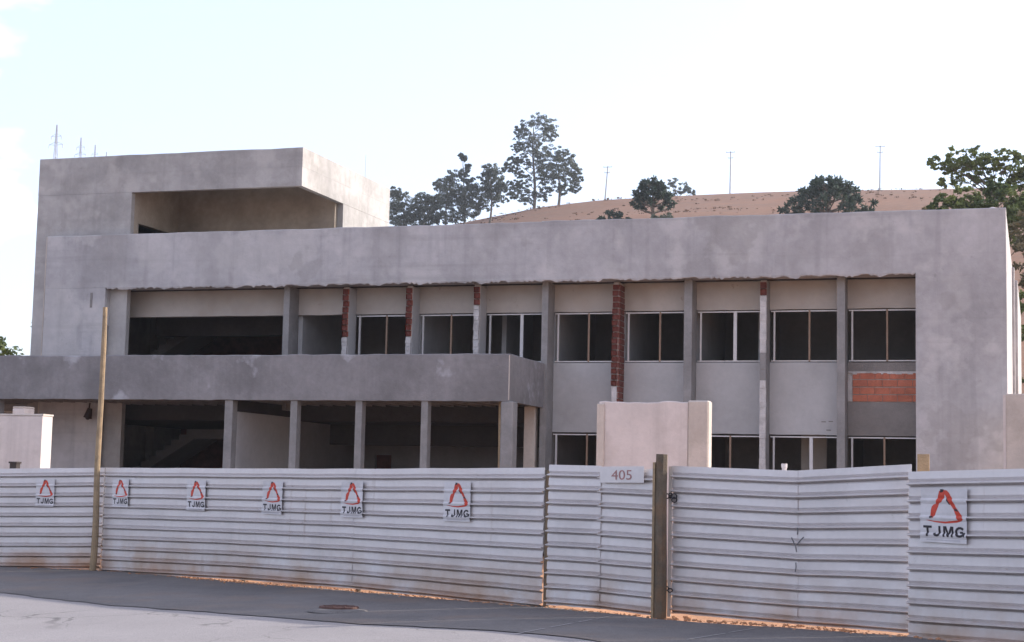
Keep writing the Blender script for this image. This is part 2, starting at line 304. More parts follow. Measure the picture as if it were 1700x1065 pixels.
def road():
    bm = bmesh.new(); xs = [-60+0.25*i for i in range(289)]
    top, bot, mid, fyt = [], [], [], []
    for x in xs:
        # the tarmac stops raggedly at the fence; at the gates the soil comes out over it
        off = 0.0+0.24*noise.noise(Vector((x*1.7, 0, 3)))-0.10*max(0, min(1, (x+17)/3, (-6.8-x)/2))+0.06*noise.noise(Vector((x*7, 2, 3)))
        if -6.3 < x < -1.4: off -= 0.36*math.sin((x+6.3)/4.9*math.pi)+0.03
        fyt.append(fy(x)+off); top.append(bm.verts.new((x, fy(x)+off, gz(x)))); 
    fr = (0, .03, .06, .1, .14, .18, .22, .26, .3, .34, .4, .5, .7, 1.0)
    g = [top]+[[bm.verts.new((x, fyt[i]+(-20-fyt[i])*f, gr(x, fyt[i]+(-20-fyt[i])*f))) for i, x in enumerate(xs)] for f in fr[1:]]
    for a_, b_ in zip(g, g[1:]):
        for i in range(len(xs)-1): bm.faces.new((b_[i], b_[i+1], a_[i+1], a_[i]))
    tag(obj('road', bm, M_ROAD, recentre=False), None, kind='structure')
    # tarmac strip darkened to deepen the fence's cast shadow; ragged edge follows its line
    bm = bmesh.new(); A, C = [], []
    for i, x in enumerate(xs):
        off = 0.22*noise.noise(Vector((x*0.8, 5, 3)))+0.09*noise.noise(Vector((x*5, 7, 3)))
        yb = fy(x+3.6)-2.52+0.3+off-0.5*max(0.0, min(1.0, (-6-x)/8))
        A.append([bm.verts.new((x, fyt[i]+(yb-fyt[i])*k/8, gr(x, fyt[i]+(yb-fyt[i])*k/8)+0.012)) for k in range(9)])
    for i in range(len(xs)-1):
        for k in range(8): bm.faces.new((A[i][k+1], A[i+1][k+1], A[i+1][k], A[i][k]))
    tag(obj('shadow_toned_footway', bm, M_SHADOW_APRON, recentre=False), None, kind='structure')
road()
def chalk(pts, wd):
    bm = bmesh.new()
    for (x0, y0), (x1, y1) in pts:
        d = Vector((x1-x0, y1-y0)).normalized(); n = Vector((-d.y, d.x))*wd/2
        bm.faces.new([bm.verts.new((a, b, gr(a, b)+0.018)) for a, b in ((x0-n.x, y0-n.y), (x1-n.x, y1-n.y), (x1+n.x, y1+n.y), (x0+n.x, y0+n.y))])
    tag(obj('painted_line', bm, M_CHALK, recentre=True), None, kind='structure')
chalk([((-6.05, 19.4), (-5.97, 20.3)), ((-5.95, 20.5), (-5.87, 21.3)), ((-5.85, 21.5), (-5.80, 22.0)), ((-5.78, 22.15), (-5.72, 22.7))], 0.035)
chalk([((-3.98, 19.5), (-3.72, 20.6)), ((-3.70, 20.75), (-3.50, 21.6)), ((-3.47, 21.75), (-3.38, 22.1))], 0.03)
def rubble():
    bm = bmesh.new()
    for i in range(900):
        x = random.choice((random.uniform(-16, -7), random.uniform(-7, -1), random.uniform(-24, 2))); y = fy(x)+random.gauss(-0.05, 0.14); s = random.uniform(0.008, 0.03)*(1.5 if random.random() < 0.08 else 1)
        q = bmesh.ops.create_icosphere(bm, subdivisions=1, radius=s, matrix=Matrix.Translation((x, y, gz(x)+s*0.35))@Matrix.Rotation(random.uniform(0, 6), 4, 'Z')@Matrix.Diagonal((random.uniform(0.7, 1.6), 1, random.uniform(0.4, 0.8), 1)))
    tag(obj('rubble', bm, M_SOIL, recentre=False), 'orange soil crumbs and pebbles along the foot of the fence', 'rubble', kind='stuff')
rubble()
def manhole():
    t = thing('manhole_cover', 'rusty brown manhole cover standing proud of the shaded tarmac', 'manhole', (-9.75, 22.5, gr(-9.75, 22.5)+0.01))
    bm = bmesh.new(); z = gr(-9.75, 22.5)+0.01
    prof = [(0.46, 0.0), (0.40, 0.035), (0.31, 0.05), (0.30, 0.045)]
    rings = [[bm.verts.new((-9.75+r*math.cos(a*math.pi/16), 22.5+r*math.sin(a*math.pi/16), z+h)) for a in range(32)] for r, h in prof]
    for a, b in zip(rings, rings[1:]):
        for k in range(32): bm.faces.new((a[k], a[(k+1)%32], b[(k+1)%32], b[k]))
    obj('mortar_collar', bm, M_SHADOW_APRON, t)
    bm = bmesh.new(); bmesh.ops.create_cone(bm, cap_ends=True, segments=32, radius1=0.298, radius2=0.285, depth=0.05, matrix=Matrix.Translation((-9.75, 22.5, z+0.05)))
    for i in range(-3, 4):
        for j in range(-3, 4):
            if i*i+j*j < 10: bx(bm, -9.75+i*0.075-0.022, -9.75+i*0.075+0.022, 22.5+j*0.075-0.022, 22.5+j*0.075+0.022, z+0.074, z+0.082)
    obj('lid', bm, M_RUST, t)
manhole()

# ------------------------------------------------------------------ the building
B = thing('concrete_building', 'unfinished two-storey grey concrete building with a corner tower and entrance canopy', 'building', (-15, 44, 0))
D = 43.5; WY = 44.6
slab('roof_band', M_PLASTER, B, -28.96, -13.10, D, 44.3, 7.55, 9.17, jt=0.02, step=0.4)
slab('roof_band', M_PLASTER, B, -13.098, -0.72, D-0.008, 44.3, 7.55, 9.19, jt=0.02, step=0.4)
# ragged drip edge of render under the band
def ragged(x0, x1, y0, y1, z, name='ragged_edge'):
    bm = bmesh.new(); n = int((x1-x0)/0.07); rows = []
    for i in range(n+1):
        x = x0+(x1-x0)*i/n; d = 0.015+0.09*max(0, noise.noise(Vector((x*2.2, 1, 1)))+0.15)+0.05*random.random()**2
        rows.append([bm.verts.new(c) for c in ((x, y0, z+0.03), (x, y0-0.004, z), (x, y0+0.01, z-d), (x, y1, z-d*0.6), (x, y1, z+0.03))])
    for A, C in zip(rows, rows[1:]):
        for j in range(5): bm.faces.new((A[j], C[j], C[(j+1)%5], A[(j+1)%5]))
    bm.faces.new(rows[0]); bm.faces.new(rows[-1])
    obj(name, bm, M_PLASTER, B)
ragged(-26.8, -2.98, D-0.008, D+0.16, 7.55)
p = slab('pier', M_PLASTER, B, -2.97, -0.72, D-0.008, 44.6, 0, 7.5495, axis='y', step=1.2)
box('pier', M_PLASTER, B, -28.96, -26.85, D, 43.66, 0, 7.548, bevel=0.01)
boxes('pier_return', M_PLASTER, B, [(-27.0, -26.853, 43.662, 44.6, 6.42, 7.548), (-27.0, -26.853, 44.22, 44.6, 0, 6.417), (-27.0, -26.853, 43.662, 43.72, 0, 6.417)])
box('pier_inner_wall', M_INNERDARK, B, -28.9, -28.7, 43.67, 47.0, 0, 7.5, bevel=0)
bm = bmesh.new(); bx(bm, -27.35, -27.28, D-0.014, D+0.01, 6.95, 7.4); obj('cut_chase', bm, M_GREYDARK, B)
# long right flank, lit by the sun
box('side_wall', M_PLASTER, B, -0.92, -0.722, 44.602, 58.0, 0, 9.17)
box('side_wall', M_PLASTER, B, -0.80, -0.60, 58.0, 70.0, 0, 9.16)
box('side_pilaster', M_PLASTER, B, -0.72, -0.64, 53.5, 53.9, 0, 9.0)
slab('rear_wall', M_PLASTER, B, -28.9, -0.93, 69.8, 70.0, 0, 9.1)
box('left_wall', M_PLASTER2, B, -29.5, -29.06, 50.6, 69.85, 0.03, 9.1)
box('roof_slab', M_COLUMN, B, -29.15, -0.93, 44.302, 69.79, 8.3, 8.6, bevel=0)
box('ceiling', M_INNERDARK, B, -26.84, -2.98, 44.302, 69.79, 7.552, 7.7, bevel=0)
box('soffit', M_COLUMN, B, -26.84, -2.98, D+0.17, 44.300, 7.556, 7.6, bevel=0)
# tower
slab('tower_roof', M_PLASTER2, B, -29.57, -20.60, 43.80, 50.7, 11.1, 11.67, jt=0.02, step=0.5)
box('tower_fascia', M_PLASTER2, B, -29.57, -20.60, 43.80, 43.98, 10.51, 11.098, bevel=0)
box('tower_fascia', M_PLASTER2, B, -20.78, -20.60, 43.982, 50.7, 10.51, 11.098, bevel=0)
box('tower_pier', M_PLASTER2, B, -29.57, -26.27, 43.80, 44.01, 0, 10.508, bevel=0.008)
box('tower_left_wall', M_PLASTER2, B, -29.57, -29.37, 44.012, 50.7, 0, 11.098, bevel=0.005)
boxes('tower_inner_wall', M_TAN, B, [(-26.47, -26.273, 44.012, 44.28, 8.6, 11.098), (-26.47, -26.273, 44.282, 46.2, 9.62, 11.098), (-26.47, -26.273, 46.202, 46.7, 8.6, 11.098)])
box('tower_back_wall', M_TAN, B, -26.272, -20.80, 46.7, 46.9, 8.6, 11.098, bevel=0)
box('tower_side_wall', M_PLASTER2, B, -20.80, -20.602, 46.88, 50.7, 8.6, 10.508, bevel=0.006)
box('tower_rear_wall', M_PLASTER2, B, -29.36, -20.81, 50.5, 50.7, 8.6, 11.098, bevel=0)
box('edge_bead', M_BLOCKEDGE, B, -28.99, -28.962, D-0.004, 43.80, 0, 9.15, bevel=0)
# front recessed wall
slab('window_header', M_CREAM, B, -26.85, -2.972, WY, 44.8, 6.76, 7.55, jt=0.0, jb=0.012)
FIN = {1: (-21.12, -20.93), 2: (-19.24, -19.07), 3: (-17.26, -17.08), 4: (-15.21, -15.03), 5: (-13.18, -13.0), 6: (-11.15, -10.96), 7: (-9.14, -8.92), 8: (-7.07, -6.90), 9: (-5.03, -4.82)}
FY = 43.95
brick_meshes = {}
def brick_mesh(wd, dp, h, hole=True):
    k = (wd, dp, h, hole)
    if k in brick_meshes: return brick_meshes[k]
    bm = bmesh.new(); bx(bm, -wd/2, wd/2, -dp/2, dp/2, 0, h)
    if hole:
        f = [f for f in bm.faces if f.calc_center_median().y < -dp/2+1e-5]
        bmesh.ops.inset_region(bm, faces=f, thickness=0.028, depth=0)
        bmesh.ops.translate(bm, verts=f[0].verts[:], vec=(0, 0.05, 0)); f[0].material_index = 1
    bmesh.ops.recalc_face_normals(bm, faces=bm.faces)
    me = bpy.data.meshes.new('brick'); bm.to_mesh(me); bm.free(); brick_meshes[k] = me; return me
def brick(parent, me, m, x, y, z, rz=0.0):
    o = bpy.data.objects.new('brick', me)
    if not me.materials: me.materials.append(m); me.materials.append(M_HOLE)
    o.location = (x, y, z); o.rotation_euler = (0, 0, rz)
    return link(o, parent)
for k, (x0, x1) in FIN.items():
    if k in (1, 5, 7, 9):
        slab('column', M_COLUMN, B, x0, x1, FY, WY-0.002, 0 if k > 4 else 3.9, 7.548, axis='y', step=0.3)
for k, n, mm in ((2, 8, M_BRICK), (3, 8, M_BRICK), (4, 3, M_BRICK)):
    x0, x1 = FIN[k]
    f = slab('brick_fin', M_SPANDREL, B, x0, x1, FY+0.10, WY-0.002, 4.3, 7.5, axis='y', step=0.3)
    box('mortar_bed', M_MORTAR, f, x0+0.006, x1-0.006, FY+0.08, FY+0.098, 7.45-n*0.176-0.02, 7.5, bevel=0)
    for i in range(n):
        brick(f, brick_mesh(0.158, 0.1, 0.152), M_BRICK, (x0+x1)/2+random.uniform(-.016, .012), FY+0.048+random.uniform(-.014, .008), 7.45-(i+1)*0.176+0.01)
    zb = 7.45-n*0.176-0.02
    if k == 4:
        box('concrete_head', M_COLUMN, f, x0+0.004, x1+0.03, FY-0.005, FY+0.098, 7.502, 7.546, bevel=0.005)
    # crumbling mortar tongue under the bricks
    bm = bmesh.new(); zz = zb; xc = (x0+x1)/2
    while zz > 4.4:
        h = random.uniform(0.07, 0.15); ww = 0.085+random.uniform(-0.015, 0.004)
        bx(bm, xc-ww, xc+ww-0.004, FY+random.uniform(0.0, 0.03), FY+0.099, max(4.3, zz-h+0.004), zz); zz -= h
    obj('mortar_patch', bm, M_WHITEWASH, f)
# bay six: bare brick fin down to the ground floor
x0, x1 = FIN[6]
f6 = box('brick_fin', M_MORTAR, B, x0+0.012, x1-0.015, FY+0.06, WY-0.002, 0, 7.5, bevel=0)
for i in range(17):
    z = 7.46-(i+1)*0.166
    brick(f6, brick_mesh(0.15, 0.12, 0.14), M_BRICK, x0+0.08+random.uniform(-.022, .008), FY+0.06+random.uniform(-.02, .008), z)
    brick(f6, brick_mesh(0.045, 0.30, 0.14, False), M_BRICKD, x1-0.012+random.uniform(-.012, .016), FY+0.19, z)
    brick(f6, brick_mesh(0.045, 0.24, 0.14, False), M_BRICKD, x1-0.012+random.uniform(-.012, .016), FY+0.475, z)
for i in range(17, 44):
    z = 7.46-(i+1)*0.166
    if z < 0.1: break
    brick(f6, brick_mesh(0.045, 0.30, 0.14, False), M_BRICKD, x1-0.012+random.uniform(-.012, .016), FY+0.19, z)
    brick(f6, brick_mesh(0.045, 0.24, 0.14, False), M_BRICKD, x1-0.012+random.uniform(-.012, .016), FY+0.475, z)
box('mortar_patch', M_WHITEWASH, f6, x0+0.0, x1-0.04, FY+0.01, FY+0.058, 0.0, 4.62, bevel=0.01)
x0, x1 = FIN[8]
f8 = slab('brick_fin', M_COLUMN, B, x0, x1, FY+0.10, WY-0.002, 0, 7.5, axis='y', step=0.3)
for i in range(2): brick(f8, brick_mesh(0.158, 0.1, 0.165), M_BRICK, (x0+x1)/2, FY+0.045, 7.45-(i+1)*0.185)
box('mortar_bed', M_MORTAR, f8, x0+0.006, x1-0.006, FY+0.08, FY+0.098, 7.07, 7.48, bevel=0)
zz = 7.065; bm = bmesh.new(); bm2 = bmesh.new(); bm3 = bmesh.new(); xc = (x0+x1)/2
while zz > 0.2:
    h = random.uniform(0.12, 0.3); ww = 0.086+random.uniform(-0.01, 0.006)
    bx(bm2 if 5.0 < zz < 5.7 else bm if zz > 5 else bm3, xc-ww, xc+ww-0.004, FY+random.uniform(0.0, 0.02), FY+0.098, zz-h+0.003, zz); zz -= h
obj('mortar_patch', bm, M_WHITEWASH, f8); obj('mortar_patch', bm3, M_WHITEWASH, f8); obj('cement_patch', bm2, M_COLUMN, f8)
# spandrels between the floors (right bays)
bays = [(FIN[k][1], FIN[k+1][0]) for k in range(1, 9)]+[(FIN[9][1], -2.97)]     # bays[0] = between column 1 and 2
for i in (4, 5, 6, 7):
    a, b = bays[i]; slab('spandrel', M_SPANDREL, B, a+0.002, b-0.002, WY, 44.78, 3.37, 5.32, jb=0.01, jt=0.006)
a, b = bays[8]
box('spandrel', M_GREYDARK, B, a+0.002, b-0.002, WY, 44.78, 3.36, 4.255, bevel=0.004)
box('spandrel', M_GREYDARK, B, a+0.002, b-0.002, WY, 44.78, 5.06, 5.31, bevel=0.004)
bp = box('brick_panel', M_MORTAR, B, a+0.002, b-0.002, WY+0.03, 44.78, 4.257, 5.058, bevel=0)
for r in range(4):
    x = a+0.13+(0.0 if r % 2 else -0.0); z = 4.27+r*0.2; first = True
    while x < b-0.03:
        wd = 0.195 if (r % 2 and first) else 0.39; wd = min(wd, b-0.012-x); first = False
        if wd > 0.06:
            brick(bp, brick_mesh(round(wd-0.012, 3), 0.1, 0.172 if r < 3 else 0.155, False), M_BRICKO, x+wd/2, WY+0.045+random.uniform(-.008, .006), z+random.uniform(-.003, .003))
        x += wd
bm = bmesh.new(); x = a+0.01
box('mortar_patch', M_WHITEWASH, bp, a+0.004, a+0.12, WY-0.008, WY+0.029, 4.27, 4.97, bevel=0.006)
while x < b-0.05:
    wd = random.uniform(0.05, 0.16); bx(bm, x, min(b-0.01, x+wd+0.004), WY-0.012+random.uniform(-.004, .004), WY+0.029, 5.058-random.uniform(0.02, 0.07), 5.07); x += wd
o_ = obj('mortar_smear', bm, M_WHITEWASH, bp); o_['kind'] = 'stuff'
bm = bmesh.new()
for xx, zz in ((-5.45, 3.72), (-5.26, 3.73), (-5.32, 3.5)): bx(bm, xx-0.06, xx+0.06, WY-0.005, WY+0.01, zz-0.012, zz+0.014)
obj('chipped_render', bm, M_GREYDARK, B)
# windows
def window(a, b, z0, z1, mull, white, left=True, bottom=True):
    w_ = thing_part('window', B, (a+b)/2, WY, z0)
    y0, y1 = WY-0.012, WY+0.05
    bm = bmesh.new(); bx(bm, a+0.03, b-0.01, y0, y1, z1-0.068, z1-0.036); obj('top_rail', bm, M_FRAME, w_)
    if bottom: bm = bmesh.new(); bx(bm, a+0.03, b-0.01, y0, y1, z0+0.02, z0+0.05); obj('bottom_rail', bm, M_FRAME, w_)
    if left: bm = bmesh.new(); bx(bm, a+0.10, a+0.145, y0-0.003, y1-0.003, z0+0.03, z1-0.05); obj('jamb', bm, M_FRAME, w_)
    bm = bmesh.new(); bx(bm, b-0.05, b-0.012, y0-0.003, y1-0.003, z0+0.06, z1-0.076); obj('jamb', bm, M_MULL, w_)
    if mull:
        x = a+(b-a)*mull; hw = 0.045 if white else 0.024
        bm = bmesh.new(); bx(bm, x-hw, x+hw, y0-0.006, y1-0.006, z0+0.02, z1-0.036); obj('mullion', bm, M_FRAME if white else M_MULL, w_)
def thing_part(name, parent, x, y, z):
    o = bpy.data.objects.new(name, None); o.location = (x, y, z); o.empty_display_size = 0.2; return link(o, parent)
U0, U1 = 5.32, 6.76
for i, mu, wh in ((1, 0.54, False), (2, 0.53, False), (3, 0.58, True), (4, 0.55, False), (5, 0.56, False), (6, 0.58, True), (7, 0.57, False), (8, 0.56, False)):
    window(*bays[i], U0, U1, mu, wh)
for i, mu, wh in ((4, 0.55, False), (5, 0.5, False), (6, 0.52, False), (7, 0.60, True), (8, 0.52, False)):
    window(*bays[i], 1.4, 3.36, mu, wh, left=(i in (4, 7, 8)))
for i in (4, 5, 6, 7, 8):
    a, b = bays[i]; box('low_wall', M_SPANDREL, B, a+0.002, b-0.002, WY, 44.78, 0, 1.4)
# inside: slabs, partitions, back walls
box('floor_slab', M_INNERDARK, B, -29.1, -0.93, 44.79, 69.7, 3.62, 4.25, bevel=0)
box('ground_slab', M_COLUMN, B, -29.1, -0.93, 44.79, 69.7, 0.02, 0.25, bevel=0)
box('back_wall', M_INNER, B, -20.9, -0.93, 49.2, 49.35, 4.252, 7.55, bevel=0)
boxes('back_wall', M_INNER, B, [(-20.9, -20.32, 49.4, 49.55, 0.252, 3.62), (-20.32, -19.75, 49.4, 49.55, 2.75, 3.62), (-19.75, -0.93, 49.4, 49.55, 0.252, 3.62)])
box('back_wall', M_BRICKD, B, -29.1, -20.95, 52.5, 52.7, 0.252, 7.55, bevel=0)
for xa, ya, yb, zlo, zhi in ((-20.95, 44.81, 52.5, 4.252, 7.55), (-13.09, 44.81, 49.19, 4.252, 7.55), (-11.05, 44.81, 49.19, 4.252, 7.55), (-9.03, 44.81, 49.19, 4.252, 7.55), (-7.4, 46.2, 49.19, 4.252, 7.55), (-17.17, 44.81, 49.19, 4.252, 7.55), (-15.1, 46.5, 49.19, 4.252, 7.55),
                          (-13.09, 44.81, 49.39, 0.252, 3.618), (-9.03, 44.81, 49.39, 0.252, 3.618), (-4.95, 44.81, 49.39, 0.252, 3.618), (-20.95, 44.81, 49.39, 0.252, 3.618)):
    box('partition', M_SPANDREL if zlo > 4 else M_INNER, B, xa-0.07, xa+0.07, ya, yb, zlo, zhi, bevel=0)
box('partition', M_CREAM, B, -6.3, -5.6, 46.5, 46.65, 0.252, 3.618, bevel=0)
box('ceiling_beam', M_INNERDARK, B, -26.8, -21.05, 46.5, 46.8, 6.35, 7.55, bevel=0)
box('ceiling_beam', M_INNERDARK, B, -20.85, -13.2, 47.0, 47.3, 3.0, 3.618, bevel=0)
# stairs in the hall at the left
def stair(x0, z0, n, y0, y1, top_to):
    st = thing_part('staircase', B, x0, y0, z0)
    run, rise = 0.27, 0.176
    bm = bmesh.new()
    pts = []
    for i in range(n): pts += [(x0+i*run, z0+i*rise), (x0+i*run, z0+(i+1)*rise)]
    pts += [(x0+n*run, z0+n*rise), (x0+n*run, z0+n*rise-0.32), (x0+0.3, z0-0.02)]
    A = [bm.verts.new((x, y0, z)) for x, z in pts]; C = [bm.verts.new((x, y1, z)) for x, z in pts]
    bm.faces.new(A); bm.faces.new(C[::-1])
    for i in range(len(pts)): bm.faces.new((A[i], A[(i+1)%len(pts)], C[(i+1)%len(pts)], C[i]))
    obj('flight', bm, M_INNER, st)
    xe = x0+n*run; ze = z0+n*rise
    box('landing', M_INNER, st, xe+0.002, top_to, y0, y1, ze-0.3, ze, bevel=0)
stair(-27.9-0.9, 1.7, 10, 48.0, 49.6, -22.0)
stair(-28.6, 5.35, 12, 48.0, 49.6, -23.0)
box('stair_wall', M_INNERDARK, B, -25.3, -24.1, 49.8, 49.95, 0.252, 3.6, bevel=0)
# entrance canopy
cf = slab('canopy_fascia', M_CANOPY, B, -36.0, -13.08, 40.8, 40.97, 4.02, 5.26, jt=0.022, jb=0.012, step=0.2)
slab('canopy_side', M_CANOPY, B, -13.25, -13.082, 40.972, 43.93, 4.02, 5.26, axis='y', step=0.3)
box('corner_bead', M_BLOCKEDGE, cf, -13.10, -13.072, 40.785, 40.797, 4.05, 5.22, bevel=0)
box('canopy_slab', M_SOFFIT, B, -36.0, -13.26, 40.972, 44.59, 4.13, 4.4, bevel=0)
x = -35.8
while x < -13.3:
    box('joist', M_COLUMN, B, x, x+0.11, 40.98, 44.58, 4.06, 4.128, bevel=0); x += 0.42
box('canopy_beam', M_COLUMN, B, -36.0, -26.9, 44.2, 44.59, 3.85, 4.058, bevel=0.01)
for xa, xb, ya, yb in ((-28.9, -28.55, 40.86, 41.15), (-21.3, -21.06, 40.86, 41.15), (-19.32, -19.12, 40.86, 41.12), (-17.41, -17.22, 40.86, 41.12), (-15.53, -15.34, 40.86, 41.12)):
    slab('canopy_post', M_COLUMN, B, xa, xb, ya, yb, 0, 4.018, axis='y', step=0.15)
box('corner_post', M_COLUMN, B, -13.30, -12.96, 40.79, 41.2, 0, 4.018, bevel=0.03)
box('corner_post', M_BLOCKEDGE, B, -13.62, -13.3, 43.9, 44.2, 0, 4.05, bevel=0.01)
box('partition', M_SPANDREL, B, -21.22, -21.06, 41.16, 44.6, 0, 3.72, bevel=0.004)
slab('partition_head', M_INNERDARK, B, -21.21, -21.05, 41.16, 44.6, 3.722, 4.05, axis='y', step=0.2)
box('entrance_wall', M_CREAM, B, -30.8, -29.58, 44.3, 44.5, 0, 3.84, bevel=0)
box('entrance_pier', M_COLUMN, B, -26.84, -26.66, 44.1, 44.6, 0, 3.9, bevel=0.01)

# wooden prop under the canopy, and things on or by the building
def prop():
    bm = bmesh.new(); tube(bm, [(-13.47, 41.3, 0), (-13.44, 41.3, 2.2), (-13.46, 41.3, 4.05)], [0.07, 0.062, 0.06], 10)
    tag(obj('timber_prop', bm, M_WOOD, smooth=False), 'slim timber prop standing under the canopy beside its corner post', 'prop')
prop()
def floodlight():
    t = thing('floodlight', 'small dark lamp hanging under the canopy near the tall pole', 'lamp', (-27.1, 43.3, 3.62))
    bm = bmesh.new(); tube(bm, [(-27.1, 43.35, 4.05), (-27.1, 43.33, 3.9), (-27.08, 43.3, 3.86)], 0.025, 8); obj('bracket', bm, M_DARKLAMP, t)
    bm = bmesh.new(); bmesh.ops.create_cone(bm, cap_ends=True, segments=16, radius1=0.13, radius2=0.07, depth=0.3, matrix=Matrix.Translation((-27.08, 43.28, 3.74))@Matrix.Rotation(R(14), 4, 'Y')); obj('shade', bm, M_DARKLAMP, t, smooth=False)
    bm = bmesh.new(); bmesh.ops.create_uvsphere(bm, u_segments=12, v_segments=8, radius=0.075, matrix=Matrix.Translation((-27.11, 43.28, 3.61))); obj('bulb', bm, M_DARKLAMP, t, smooth=True)
floodlight()
def roof_ball():
    bm = bmesh.new(); bmesh.ops.create_uvsphere(bm, u_segments=16, v_segments=10, radius=0.085, matrix=Matrix.Translation((-1.05, 43.8, 9.20))@Matrix.Diagonal((1.3, 1, 0.7, 1)))
    bx(bm, -1.12, -0.98, 43.73, 43.87, 9.15, 9.175)
    tag(obj('plaster_lump', bm, M_BLOCK, smooth=False), 'small white lump lying on the parapet near the right corner', 'plaster lump')
roof_ball()
def antenna():
    t = thing('antenna_mast', 'hair-thin grey mast rising behind the tower roof', 'antenna', (-21.3, 50.2, 11.67))
    bm = bmesh.new(); tube(bm, [(-21.3, 50.2, 11.67), (-21.3, 50.2, 12.75)], [0.016, 0.009], 6); obj('mast', bm, M_STEEL, t)
    bm = bmesh.new(); bx(bm, -21.36, -21.24, 50.14, 50.26, 11.67, 11.70); obj('foot', bm, M_STEEL, t)
antenna()
# pale walls inside the yard
g = thing('gate_wall', 'pale plastered wall block standing behind the sheet-metal gate', 'wall', (-7.5, 33.2, 0))
slab('panel', M_BLOCK, g, -8.62, -6.762, 33.0, 33.32, 0, 3.585, jt=0.045, step=0.12)
box('end_pier', M_BLOCKEDGE, g, -6.76, -6.33, 32.985, 33.35, 0, 3.62, bevel=0.03)
box('end_pier', M_BLOCKEDGE, g, -8.66, -8.50, 32.97, 32.998, 0, 3.54, bevel=0.01)
g = thing('yard_wall', 'pale wall end with a sunlit edge at the far left behind the fence', 'wall', (-25, 34.2, 0))
slab('panel', M_BLOCK, g, -29.5, -22.52, 34.0, 34.42, 0, 3.24, step=0.3)
slab('coping', M_BLOCKEDGE, g, -29.5, -22.50, 33.99, 34.43, 3.242, 3.285, step=0.3)
g = thing('low_pier', 'short pale pier under the canopy behind the far-left yard wall', 'pier', (-25.2, 37.1, 0))
box('shaft', M_BLOCK, g, -25.42, -25.06, 37.0, 37.45, 0, 3.56, bevel=0.01); box('cap', M_BLOCKEDGE, g, -25.42, -25.06, 37.0, 37.45, 3.562, 3.61, bevel=0.01)
g = thing('side_yard_wall', 'beige rendered boundary wall against the right corner of the building', 'wall', (3, 42.1, 0))
slab('panel', M_BLOCKEDGE, g, -0.73, 9.0, 42.0, 42.2, 0, 4.33, jt=0.015); box('end_strip', M_BLOCK, g, -0.80, -0.732, 41.98, 42.22, 0, 4.30, bevel=0.006)
g = thing('site_board', 'yellowish board end sticking up behind the fence next to the big sign', 'board', (-1.43, 22.35, 0))
box('plank', M_WOOD, g, -1.51, -1.355, 22.33, 22.36, 0, 2.325, bevel=0.004); box('batten', M_WOODD, g, -1.45, -1.40, 22.362, 22.40, 0, 2.2, bevel=0)
bm = bmesh.new(); tube(bm, [(-3.64, 25, 0), (-3.64, 25, 2.2)], 0.036, 12); bmesh.ops.create_cone(bm, cap_ends=True, segments=12, radius1=0.045, radius2=0.045, depth=0.06, matrix=Matrix.Translation((-3.64, 25, 2.19)))
tag(obj('white_pipe', bm, M_STICK), 'white plastic pipe top peeping over the right gate', 'pipe')
bm = bmesh.new(); bx(bm, -21.95, -21.78, 31.95, 32.1, -0.1, 2.08); bx(bm, -21.97, -21.76, 31.93, 32.12, 2.08, 2.12)
tag(obj('grey_stub_post', bm, M_INNERDARK), 'dark grey stub post in front of the far-left pale wall', 'post')

# ------------------------------------------------------------------ sheet-metal fence and gates
PITCH = 0.208
PR = ((0, .016), (.44, .020), (.60, -.004), (.70, .066), (.75, .066), (.86, -.016), (.93, .010), (1.0, .016))
PRS = ((0, .056), (.44, .056), (.60, .050), (.70, .071), (.77, .071), (.94, .056), (1.0, .056))    # a sticker bridges the crease under each rib
def prof(t, PR=PR):
    for (a, da), (b, db) in zip(PR, PR[1:]):
        if a <= t <= b: return da+(db-da)*(t-a)/(b-a)
    return .012
def wobble(x, y, v, seed, wob=0.017): return wob*noise.noise(Vector((x*0.9+seed, v*2.2, y*0.3)))+wob*0.4*noise.noise(Vector((x*3+seed, v*9, 4)))
def sheet(parent, a, b, za, zb, off=0.0, ncol=14, wob=0.017, seed=0):
    """one corrugated sheet from plan point a to b; za = (bottom, top) at a, zb at b"""
    bm = bmesh.new(); a = Vector(a); b = Vector(b); d = (b-a).normalized(); nrm = Vector((d.y, -d.x))
    nper = 10; ts = (0, .22, .44, .60, .70, .75, .86, .93); g = []
    rows = []
    for k in range(nper):
        for t in ts: rows.append(((k+t)/nper, prof(t)))
    rows.append((1.0, prof(1.0)))
    for v, dp in rows:
        r = []
        for i in range(ncol+1):
            s = i/ncol; p = a.lerp(b, s); top = za[1]+(zb[1]-za[1])*s; bot = za[0]+(zb[0]-za[0])*s
            wv = wobble(p.x, p.y, v, seed, wob)
            z = top+(bot-top)*v+0.006*noise.noise(Vector((p.x*1.1, v*3, seed)))
            if v == 1.0: z += 0.012*noise.noise(Vector((p.x*5, 3, seed)))
            q = p+nrm*(dp+wv+off); r.append(bm.verts.new((q.x, q.y, z)))
        g.append(r)
    for j in range(len(g)-1):
        for i in range(ncol): bm.faces.new((g[j][i], g[j][i+1], g[j+1][i+1], g[j+1][i]))
    o = obj('corrugated_sheet', bm, M_SHEET, parent)
    md = o.modifiers.new('thickness', 'SOLIDIFY'); md.thickness = 0.0025
    return o
def rails(parent, a, b, za, zb, m=None):
    a = Vector(a); b = Vector(b); d = (b-a).normalized(); n = Vector((-d.y, d.x))*0.06
    for fz in (0.15, 0.82):
        bm = bmesh.new(); p = a+n; q = b+n
        tube(bm, [(p.x, p.y, za[0]+(za[1]-za[0])*fz), (q.x, q.y, zb[0]+(zb[1]-zb[0])*fz)], 0.035, 4); obj('rail', bm, m or M_WOODD, parent)
